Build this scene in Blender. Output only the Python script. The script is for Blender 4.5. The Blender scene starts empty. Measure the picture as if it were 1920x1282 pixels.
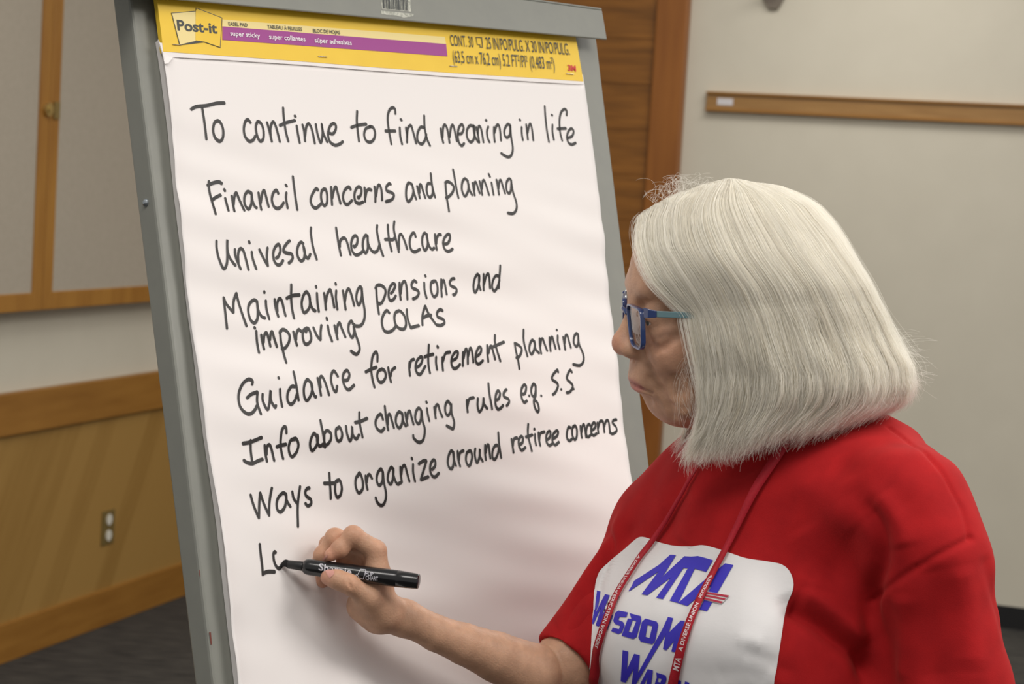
import bpy, bmesh, math, random
import numpy as np
from mathutils import Vector, Matrix
from mathutils.bvhtree import BVHTree
from mathutils.geometry import tessellate_polygon

random.seed(7)
rng = np.random.default_rng(11)
S = bpy.context.scene
COL = S.collection

# ------------------------------------------------------------------ camera
F = 3700.0                                   # focal length in pixels of a 1920 x 1282 frame
PITCH, ROLL = math.radians(4.65), math.radians(3.42)
_u = np.array([math.sin(ROLL) * math.cos(PITCH), math.cos(ROLL) * math.cos(PITCH), math.sin(PITCH)])
_y = np.array([0, 0, -1.0]) - (np.array([0, 0, -1.0]) @ _u) * _u
_y /= np.linalg.norm(_y)
ROT = np.array([np.cross(_y, _u), _y, _u])   # camera space -> world
CAM = np.array([0, 0, 1.55])
cd = bpy.data.cameras.new('camera')
cd.sensor_width = 36.0
cd.lens = F / 1920 * 36
cd.dof.use_dof = True
cd.dof.focus_distance = 1.98
cd.dof.aperture_fstop = 11.0
cam = bpy.data.objects.new('camera', cd)
COL.objects.link(cam)
_m = np.eye(4)
_m[:3, :3] = ROT
_m[:3, 3] = CAM
cam.matrix_world = Matrix(_m.tolist())
S.camera = cam

# ------------------------------------------------------------------ light and exposure
S.view_settings.view_transform = 'Standard'
S.view_settings.look = 'None'
S.view_settings.gamma = 1.0
S.view_settings.use_curve_mapping = False
S.view_settings.exposure = 0.0
world = bpy.data.worlds.new('world')
S.world = world
world.use_nodes = True
world.node_tree.nodes['Background'].inputs[0].default_value = (1.0, 0.975, 0.94, 1)
world.node_tree.nodes['Background'].inputs[1].default_value = 0.40


def ceiling_lamp(loc, sx, sy, watts, col=(1.0, 0.955, 0.90), aim=None):
    l = bpy.data.lights.new('ceiling_lamp', 'AREA')
    l.shape = 'RECTANGLE'
    l.size, l.size_y = sx, sy
    l.energy = watts
    l.color = col
    o = bpy.data.objects.new('ceiling_lamp', l)
    o.location = loc
    if aim is not None:
        o.rotation_euler = (Vector(aim) - Vector(loc)).to_track_quat('-Z', 'Y').to_euler()
    COL.objects.link(o)
    return o


ceiling_lamp((1.75, 1.35, 2.75), 1.5, 0.9, 43)
ceiling_lamp((2.3, 2.5, 2.75), 1.2, 0.6, 17)
ceiling_lamp((-0.40, 0.9, 2.75), 1.2, 0.6, 19)
ceiling_lamp((1.6, 4.3, 2.85), 1.2, 0.6, 36)
ceiling_lamp((-0.6, 4.6, 2.85), 1.2, 0.6, 15)
ceiling_lamp((1.0, 6.6, 2.85), 1.2, 0.6, 15)
S.cycles.use_denoising = True
S.cycles.max_bounces = 16
S.cycles.transmission_bounces = 16
S.cycles.transparent_max_bounces = 12


# ------------------------------------------------------------------ helpers
def ray(px, py):
    return ROT @ np.array([(px - 960) / F, -(py - 641) / F, -1.0])


def W(px, py, d):
    return CAM + ray(px, py) * d


def hit(px, py, P, n):
    d = ray(px, py)
    return CAM + d * (((P - CAM) @ n) / (d @ n))


def floor_hit(px, py):
    d = ray(px, py)
    return CAM + d * (-CAM[2] / d[2])


def lin(c):
    c = c / 255.0
    return c / 12.92 if c <= 0.04045 else ((c + 0.055) / 1.055) ** 2.4


def rgb(r, g, b):
    return (lin(r), lin(g), lin(b), 1.0)


def mat(name, col, rough=0.6, metal=0.0, spec=0.5, noise=None, bump=None, sss=None, coat=0.0, stretch=None, **kw):
    """procedural principled material: noise=(scale, colour2, contrast), bump=(scale, strength)"""
    m = bpy.data.materials.new(name)
    m.use_nodes = True
    nt = m.node_tree
    b = nt.nodes['Principled BSDF']
    b.inputs['Base Color'].default_value = col
    b.inputs['Roughness'].default_value = rough
    b.inputs['Metallic'].default_value = metal
    b.inputs['Specular IOR Level'].default_value = spec
    b.inputs['Coat Weight'].default_value = coat
    tc = nt.nodes.new('ShaderNodeTexCoord')
    mp = nt.nodes.new('ShaderNodeMapping')
    nt.links.new(tc.outputs['Object'], mp.inputs[0])
    if stretch:
        mp.inputs['Scale'].default_value = stretch
    if noise:
        n = nt.nodes.new('ShaderNodeTexNoise')
        n.inputs['Scale'].default_value = noise[0]
        n.inputs['Detail'].default_value = 6
        nt.links.new(mp.outputs[0], n.inputs['Vector'])
        r = nt.nodes.new('ShaderNodeValToRGB')
        r.color_ramp.elements[0].position = 0.5 - noise[2]
        r.color_ramp.elements[1].position = 0.5 + noise[2]
        r.color_ramp.elements[0].color = noise[1]
        r.color_ramp.elements[1].color = col
        nt.links.new(n.outputs['Fac'], r.inputs[0])
        nt.links.new(r.outputs[0], b.inputs['Base Color'])
    if bump:
        n2 = nt.nodes.new('ShaderNodeTexNoise')
        n2.inputs['Scale'].default_value = bump[0]
        n2.inputs['Detail'].default_value = 5
        nt.links.new(mp.outputs[0], n2.inputs['Vector'])
        bp = nt.nodes.new('ShaderNodeBump')
        bp.inputs['Strength'].default_value = bump[1]
        bp.inputs['Distance'].default_value = bump[2] if len(bump) > 2 else 0.002
        nt.links.new(n2.outputs['Fac'], bp.inputs['Height'])
        nt.links.new(bp.outputs[0], b.inputs['Normal'])
    if sss:
        b.inputs['Subsurface Weight'].default_value = sss[0]
        b.inputs['Subsurface Radius'].default_value = sss[1]
        b.inputs['Subsurface Scale'].default_value = sss[2]
    for k, v in kw.items():
        b.inputs[k].default_value = v
    return m


def tag(o, label=None, cat=None, group=None, kind=None):
    for k, v in (('label', label), ('category', cat), ('group', group), ('kind', kind)):
        if v:
            o[k] = v
    return o


def empty(name, loc, label, cat):
    o = bpy.data.objects.new(name, None)
    o.location = Vector(loc)
    o.empty_display_size = 0.05
    COL.objects.link(o)
    return tag(o, label, cat)


def adopt(o, parent):
    if parent is not None:
        o.parent = parent
        base = Matrix.Identity(4)
        q = parent
        while q is not None:
            base = q.matrix_basis.to_4x4() @ base if q.parent is None else base
            q = q.parent
        o.matrix_parent_inverse = base.inverted() if parent.parent is None else Matrix.Identity(4)


def mk(name, verts, faces, mats, parent=None, smooth=False, fmat=None):
    me = bpy.data.meshes.new(name)
    if isinstance(verts, np.ndarray) and isinstance(faces, np.ndarray) and len(faces) and faces.ndim == 2:
        nf, k = faces.shape
        me.vertices.add(len(verts))
        me.vertices.foreach_set('co', np.ascontiguousarray(verts, dtype=np.float32).ravel())
        me.loops.add(nf * k)
        me.loops.foreach_set('vertex_index', np.ascontiguousarray(faces, dtype=np.int32).ravel())
        me.polygons.add(nf)
        me.polygons.foreach_set('loop_start', np.arange(0, nf * k, k, dtype=np.int32))
        me.update(calc_edges=True)
        me.validate()
    else:
        me.from_pydata([tuple(map(float, v)) for v in verts], [], [tuple(map(int, f)) for f in faces])
        me.update()
    for m in (mats if isinstance(mats, (list, tuple)) else [mats]):
        me.materials.append(m)
    if smooth:
        me.polygons.foreach_set('use_smooth', [True] * len(me.polygons))
    if fmat is not None:
        me.polygons.foreach_set('material_index', list(map(int, fmat)))
    o = bpy.data.objects.new(name, me)
    COL.objects.link(o)
    # mesh data is in world coordinates; a parented mesh keeps them through the inverse of its root's placement
    if parent is not None:
        o.parent = parent
        if parent.parent is None and parent.type == 'EMPTY':
            o.matrix_parent_inverse = Matrix.Translation(parent.location).inverted()
    return o


def bevel(o, w, seg=2):
    md = o.modifiers.new('bevel', 'BEVEL')
    md.width = w
    md.segments = seg
    md.limit_method = 'ANGLE'
    md.angle_limit = math.radians(40)
    return o


def box_pts(o, ex, ey, ez):
    """8 corners from origin and three edge vectors"""
    o, ex, ey, ez = (np.asarray(v, float) for v in (o, ex, ey, ez))
    return [o, o + ex, o + ex + ey, o + ey, o + ez, o + ex + ez, o + ex + ey + ez, o + ey + ez]


BOXF = [(0, 3, 2, 1), (4, 5, 6, 7), (0, 1, 5, 4), (1, 2, 6, 5), (2, 3, 7, 6), (3, 0, 4, 7)]


class MB:
    def __init__(self):
        self.v, self.f, self.m = [], [], []

    def add(self, v, f, m=0):
        k = len(self.v)
        self.v += [np.asarray(q, float) for q in v]
        self.f += [tuple(i + k for i in q) for q in f]
        self.m += [m] * len(f)
        return self

    def box(self, o, ex, ey, ez, m=0):
        return self.add(box_pts(o, ex, ey, ez), BOXF, m)

    def prism(self, poly, d, m=0):
        n = len(poly)
        poly = [np.asarray(p, float) for p in poly]
        v = poly + [p + np.asarray(d, float) for p in poly]
        f = [tuple(range(n)), tuple(range(2 * n - 1, n - 1, -1))] + [(i, i + n, (i + 1) % n + n, (i + 1) % n) for i in range(n)]
        return self.add(v, f, m)

    def tube(self, pts, radii, n=12, m=0, closed=False, caps=True, squash=None):
        pts = [np.asarray(p, float) for p in pts]
        if np.isscalar(radii):
            radii = [radii] * len(pts)
        N = len(pts)
        ref = None
        rings = []
        for i in range(N):
            a = pts[(i - 1) % N] if closed or i > 0 else pts[i]
            b = pts[(i + 1) % N] if closed or i < N - 1 else pts[i]
            t = b - a
            t = t / (np.linalg.norm(t) + 1e-12)
            if ref is None:
                ref = np.cross(t, [0, 0, 1.0]) if abs(t[2]) < 0.9 else np.cross(t, [1.0, 0, 0])
            ref = ref - (ref @ t) * t
            ref = ref / (np.linalg.norm(ref) + 1e-12)
            bn = np.cross(t, ref)
            rings.append([pts[i] + radii[i] * (math.cos(2 * math.pi * k / n) * ref + math.sin(2 * math.pi * k / n) * bn) for k in range(n)])
        v = [p for r in rings for p in r]
        f = []
        for i in range(N if closed else N - 1):
            j = (i + 1) % N
            for k in range(n):
                f.append((i * n + k, i * n + (k + 1) % n, j * n + (k + 1) % n, j * n + k))
        if caps and not closed:
            f.append(tuple(range(n - 1, -1, -1)))
            f.append(tuple((N - 1) * n + k for k in range(n)))
        return self.add(v, f, m)

    def build(self, name, mats, parent=None, smooth=False):
        o = mk(name, self.v, self.f, mats, parent, smooth, self.m)
        bm = bmesh.new()
        bm.from_mesh(o.data)
        bmesh.ops.recalc_face_normals(bm, faces=bm.faces)
        bm.to_mesh(o.data)
        bm.free()
        return o


def catmull(P, n=8, closed=False):
    P = [np.asarray(p, float) for p in P]
    if len(P) < 3 and not closed:
        return [P[0] + (P[-1] - P[0]) * i / n for i in range(n + 1)]
    out = []
    N = len(P)
    rngi = range(N if closed else N - 1)
    for i in rngi:
        p0 = P[(i - 1) % N] if closed or i > 0 else 2 * P[0] - P[1]
        p1, p2 = P[i], P[(i + 1) % N]
        p3 = P[(i + 2) % N] if closed or i < N - 2 else 2 * P[-1] - P[-2]
        for k in range(n):
            t = k / n
            out.append(0.5 * ((2 * p1) + (p2 - p0) * t + (2 * p0 - 5 * p1 + 4 * p2 - p3) * t * t + (3 * p1 - p0 - 3 * p2 + p3) * t ** 3))
    if not closed:
        out.append(P[-1])
    return out


def tess(polys):
    """list of 2-D loops (outer, holes...) -> verts, tris"""
    loops = [[Vector((p[0], p[1], 0)) for p in l] for l in polys]
    v = [p for l in polys for p in l]
    t = tessellate_polygon(loops)
    return v, t


def fine(verts2, tris, maxlen):
    """subdivide a flat triangulation until no edge is longer than maxlen"""
    bm = bmesh.new()
    bv = [bm.verts.new((p[0], p[1], 0)) for p in verts2]
    for t in tris:
        try:
            bm.faces.new([bv[i] for i in t])
        except ValueError:
            pass
    for _ in range(9):
        es = [e for e in bm.edges if e.calc_length() > maxlen]
        if not es:
            break
        bmesh.ops.subdivide_edges(bm, edges=es, cuts=1)
        bmesh.ops.triangulate(bm, faces=bm.faces[:])
    bm.verts.index_update()
    v = [(q.co.x, q.co.y) for q in bm.verts]
    f = [tuple(q.index for q in fc.verts) for fc in bm.faces]
    bm.free()
    return v, f


def text2d(s, offset=0.0, spacing=1.0):
    """outline text as a flat mesh: verts (x, y) with cap height about 0.7, tris, and the advance width"""
    cu = bpy.data.curves.new('t', 'FONT')
    cu.body = s
    cu.size = 1.0
    cu.offset = offset
    cu.space_character = spacing
    cu.resolution_u = 3
    o = bpy.data.objects.new('t', cu)
    COL.objects.link(o)
    dg = bpy.context.evaluated_depsgraph_get()
    me = bpy.data.meshes.new_from_object(o.evaluated_get(dg))
    me.calc_loop_triangles()
    v = [(q.co.x, q.co.y) for q in me.vertices]
    f = [tuple(t.vertices) for t in me.loop_triangles]
    bpy.data.objects.remove(o)
    bpy.data.curves.remove(cu)
    bpy.data.meshes.remove(me)
    return v, f


def place_text(s, a, b, cap, offset=0.0, spacing=1.0, up=None):
    """fit a text between two pixel points (baseline start, end) with a cap height in pixels -> 2-D verts, tris"""
    v, f = text2d(s, offset, spacing)
    x0, x1 = min(p[0] for p in v), max(p[0] for p in v)
    a, b = np.array(a, float), np.array(b, float)
    d = (b - a) / (x1 - x0)
    up = np.array(up if up is not None else (-0.12, -1.0), float)
    return [tuple(a + d * (p[0] - x0) + up * (p[1] / 0.70 * cap)) for p in v], f


def rounded(x0, y0, x1, y1, r, n=5):
    out = []
    for cx, cy, a in ((x1 - r, y1 - r, 0), (x0 + r, y1 - r, 90), (x0 + r, y0 + r, 180), (x1 - r, y0 + r, 270)):
        for k in range(n + 1):
            t = math.radians(a + 90 * k / n)
            out.append((cx + r * math.cos(t), cy + r * math.sin(t)))
    return out

# ------------------------------------------------------------------ materials of the room
def wood(name, c1, c2, scale=(1, 1, 1), rough=0.45, ns=3.0):
    return mat(name, c1, rough, noise=(ns, c2, 0.22), stretch=scale, bump=(ns * 3, 0.05))


M_wall = mat('painted_wall', rgb(215, 209, 192), 0.85, noise=(6, rgb(209, 203, 186), 0.3), bump=(180, 0.08))
M_fabric = mat('tack_fabric', rgb(180, 170, 154), 0.95, noise=(60, rgb(172, 162, 146), 0.3), bump=(400, 0.2))
M_oak = wood('oak_frame', rgb(174, 124, 52), rgb(152, 102, 38), (6, 6, 1.0))
M_oak_h = wood('oak_rail', rgb(162, 114, 48), rgb(144, 97, 36), (1.2, 1.2, 9))
M_door = wood('door_wood', rgb(160, 104, 38), rgb(118, 74, 22), (1.2, 1.2, 12))
M_trimwood = wood('door_frame_wood', rgb(158, 98, 36), rgb(136, 80, 26), (7, 7, 0.8))
M_rail = wood('map_rail_wood', rgb(168, 128, 74), rgb(148, 108, 58), (2, 2, 20))
M_black = mat('black_rubber', rgb(20, 20, 22), 0.55)
M_brass = mat('brass', rgb(196, 172, 112), 0.35, metal=0.8)
M_plate = mat('outlet_steel', rgb(150, 130, 80), 0.35, metal=0.5)
M_ivory = mat('outlet_ivory', rgb(225, 222, 210), 0.4)
M_card = mat('white_card', rgb(215, 212, 214), 0.6)
M_greybrown = mat('bracket_paint', rgb(120, 110, 98), 0.6)

# carpet: dark charcoal with broken lighter streaks
M_carpet = mat('carpet', rgb(74, 71, 66), 0.98, noise=(9, rgb(44, 42, 40), 0.16), stretch=(1.0, 5.0, 1.0), bump=(300, 0.4))

# diagonal veneer strips of the wainscot
def diag_wood():
    m = bpy.data.materials.new('diagonal_veneer')
    m.use_nodes = True
    nt = m.node_tree
    b = nt.nodes['Principled BSDF']
    b.inputs['Roughness'].default_value = 0.5
    tc = nt.nodes.new('ShaderNodeTexCoord')
    mp = nt.nodes.new('ShaderNodeMapping')
    mp.inputs['Rotation'].default_value = (0, math.radians(0), 0)
    nt.links.new(tc.outputs['UV'], mp.inputs[0])
    sx = nt.nodes.new('ShaderNodeSeparateXYZ')
    nt.links.new(mp.outputs[0], sx.inputs[0])
    fl = nt.nodes.new('ShaderNodeMath')
    fl.operation = 'FLOOR'
    nt.links.new(sx.outputs['X'], fl.inputs[0])
    wn = nt.nodes.new('ShaderNodeTexWhiteNoise')
    wn.noise_dimensions = '1D'
    nt.links.new(fl.outputs[0], wn.inputs['W'])
    no = nt.nodes.new('ShaderNodeTexNoise')
    no.inputs['Scale'].default_value = 1.0
    no.inputs['Detail'].default_value = 5
    mp2 = nt.nodes.new('ShaderNodeMapping')
    mp2.inputs['Scale'].default_value = (3.0, 0.35, 1)
    nt.links.new(tc.outputs['UV'], mp2.inputs[0])
    nt.links.new(mp2.outputs[0], no.inputs['Vector'])
    ad = nt.nodes.new('ShaderNodeMath')
    ad.operation = 'ADD'
    nt.links.new(wn.outputs['Value'], ad.inputs[0])
    nt.links.new(no.outputs['Fac'], ad.inputs[1])
    r = nt.nodes.new('ShaderNodeValToRGB')
    r.color_ramp.elements[0].position = 0.05
    r.color_ramp.elements[1].position = 1.0
    r.color_ramp.elements[0].color = rgb(146, 109, 50)
    r.color_ramp.elements[1].color = rgb(168, 131, 70)
    nt.links.new(ad.outputs[0], r.inputs[0])
    nt.links.new(r.outputs[0], b.inputs['Base Color'])
    return m


M_diag = diag_wood()

# ------------------------------------------------------------------ the room
A0 = floor_hit(0, 1240)
dl = floor_hit(345, 1112) - A0
dl /= np.linalg.norm(dl)                       # along the left wall, away from the camera
nl = np.array([dl[1], -dl[0], 0.0])            # out of the left wall, into the room
B0 = floor_hit(1880, 1176)
nb = -dl                                       # out of the back wall
tb = nl.copy()                                 # along the back wall, to the right
SC = float((B0 - A0) @ dl)                     # corner distance along the left wall
TC = float((A0 + dl * SC - B0) @ tb)           # corner position along the back wall
Z = np.array([0, 0, 1.0])


def LW(s, z, o=0.0):
    return A0 + dl * s + Z * z + nl * o


def BW(t, z, o=0.0):
    return B0 + tb * t + Z * z + nb * o


def struct(o):
    o['kind'] = 'structure'
    return o


H_ROOM = 3.0
struct(MB().prism([(-4, -4, 0), (6, -4, 0), (6, 12, 0), (-4, 12, 0)], (0, 0, -0.08)).build('floor', M_carpet))
struct(MB().box(LW(-3.5, 0, -0.12), dl * (SC + 3.62), nl * 0.12, Z * H_ROOM).build('wall_left', M_wall))
struct(MB().box(BW(TC, 0, -0.12), tb * 5.2, nb * 0.12, Z * H_ROOM).build('wall_back', M_wall))

# oak chair rail, diagonal veneer and baseboard of the left wall
o = struct(MB().box(LW(-3.4, 0.700, 0), dl * (SC + 3.4), nl * 0.030, Z * 0.129).build('trim_1', M_oak_h))
bevel(o, 0.004)
o['label'] = 'wide oak chair rail'
o = struct(MB().box(LW(-3.4, 0.0, 0), dl * (SC + 3.4), nl * 0.024, Z * 0.122).build('baseboard_left', M_oak_h))
bevel(o, 0.003)
wv = [LW(-3.4, 0.122, 0.012), LW(SC, 0.122, 0.012), LW(SC, 0.700, 0.012), LW(-3.4, 0.700, 0.012)]
o = struct(MB().prism(wv, -nl * 0.0119).build('trim_2', M_diag))
uvl = o.data.uv_layers.new(name='UVMap')
for lp in o.data.loops:
    c = np.array(o.data.vertices[lp.vertex_index].co)
    s_, z_ = (c - A0) @ dl, c[2]
    uvl.data[lp.index].uv = ((s_ - 0.58 * z_) * 9.0, z_ * 9.0)
# black rubber baseboard of the back wall
struct(MB().box(BW(-1.34, 0.0, 0), tb * 4.5, nb * 0.010, Z * 0.083).build('baseboard_back', M_black))

# wooden door with horizontal grain and its frame
struct(MB().box(BW(-2.45, 0.005, 0.0), tb * 0.99, nb * 0.030, Z * 2.50).build('door_1', M_door))
mb = MB()
for k in range(14):
    z0 = 0.02 + k * 0.176
    mb.box(BW(-2.44, z0, 0.030), tb * 0.97, nb * 0.004, Z * 0.170)
d1 = bpy.data.objects['door_1']
mb.build('door_planks', M_door, d1)
mb = MB()
mb.box(BW(-1.475, 0, 0), tb * 0.125, nb * 0.055, Z * 2.75)
mb.box(BW(-2.57, 0, 0), tb * 0.125, nb * 0.055, Z * 2.75)
mb.box(BW(-2.57, 2.52, 0), tb * 1.22, nb * 0.05, Z * 0.23)
o = struct(mb.build('trim_3', M_trimwood))
bevel(o, 0.006)

# map rail on the back wall
o = empty('map_rail', BW(-1.26, 1.866), 'long narrow oak display rail on the beige back wall', 'rail')
r_ = MB().box(BW(-1.262, 1.872, 0), tb * 3.4, nb * 0.022, Z * 0.060)
bevel(r_.build('rail_board', M_rail, o), 0.003)
MB().box(BW(-1.262, 1.931, 0), tb * 3.4, nb * 0.032, Z * 0.008).build('top_lip', M_oak_h, o)
MB().box(BW(-1.262, 1.865, 0), tb * 3.4, nb * 0.028, Z * 0.010).build('bottom_lip', M_oak_h, o)
MB().box(BW(-1.218, 1.889, 0.022), tb * 0.062, nb * 0.001, Z * 0.026).build('label_card', M_card, o)

# grey bracket high on the back wall
o = empty('wall_bracket', BW(-1.03, 2.26), 'small grey brown bracket high up on the beige back wall', 'bracket')
MB().prism([BW(-1.075, 2.42), BW(-0.965, 2.42), BW(-0.985, 2.31), BW(-1.010, 2.262), BW(-1.045, 2.262), BW(-1.07, 2.30)], nb * 0.02).build('mounting_plate', M_greybrown, o)
MB().tube([BW(-1.03, 2.34, 0.02), BW(-1.03, 2.335, 0.09), BW(-1.03, 2.36, 0.12)], 0.016, 12).build('arm', M_greybrown, o, True)

# wall cabinet with two framed fabric doors on the left wall
cab = empty('wall_cabinet', LW(0.03, 1.08), 'oak framed wall cabinet with two grey fabric doors', 'cabinet')
MB().box(LW(-1.25, 1.08, 0), dl * 2.56, nl * 0.05, Z * 1.25).build('carcass', M_oak, cab)
for s0, s1 in ((-1.25, 0.0285), (0.0315, 1.31)):
    dr = MB().box(LW(s0, 1.08, 0.051), dl * (s1 - s0), nl * 0.018, Z * 1.25)
    door = dr.build('cabinet_door', M_oak, cab)
    st = 0.053
    mb = MB()
    mb.box(LW(s0, 1.08, 0.069), dl * st, nl * 0.010, Z * 1.25)
    mb.box(LW(s1 - st, 1.08, 0.069), dl * st, nl * 0.010, Z * 1.25)
    mb.box(LW(s0 + st, 1.08, 0.069), dl * (s1 - s0 - 2 * st), nl * 0.010, Z * 0.054)
    mb.box(LW(s0 + st, 2.276, 0.069), dl * (s1 - s0 - 2 * st), nl * 0.010, Z * 0.054)
    bevel(mb.build('door_frame', M_oak, door), 0.003)
    MB().box(LW(s0 + st, 1.134, 0.069), dl * (s1 - s0 - 2 * st), nl * 0.004, Z * 1.142).build('fabric_panel', M_fabric, door)
lt = MB().box(LW(0.045, 1.655, 0.079), dl * 0.030, nl * 0.006, Z * 0.050).build('strike_plate', M_plate, cab)
pts = [LW(0.012, 1.68, 0.079), LW(0.012, 1.68, 0.090)]
MB().tube(pts, 0.020, 20).tube([LW(0.012, 1.68, 0.089), LW(0.012, 1.68, 0.094)], 0.010, 16).build('lock', M_brass, cab, False)

# duplex outlet on the veneer
oc = empty('wall_outlet', LW(0.585, 0.33), 'small brass duplex outlet on the diagonal wood panelling', 'outlet')
bevel(MB().box(LW(0.546, 0.272, 0.012), dl * 0.078, nl * 0.006, Z * 0.116).build('cover_plate', M_plate, oc), 0.003)
for z in (0.303, 0.356):
    poly = [LW(0.585 + 0.0165 * math.cos(t) * 1.0, z + 0.0185 * math.sin(t), 0.018) for t in np.linspace(0, 2 * math.pi, 20)[:-1]]
    MB().prism(poly, nl * 0.003).build('receptacle', M_ivory, oc)
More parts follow.
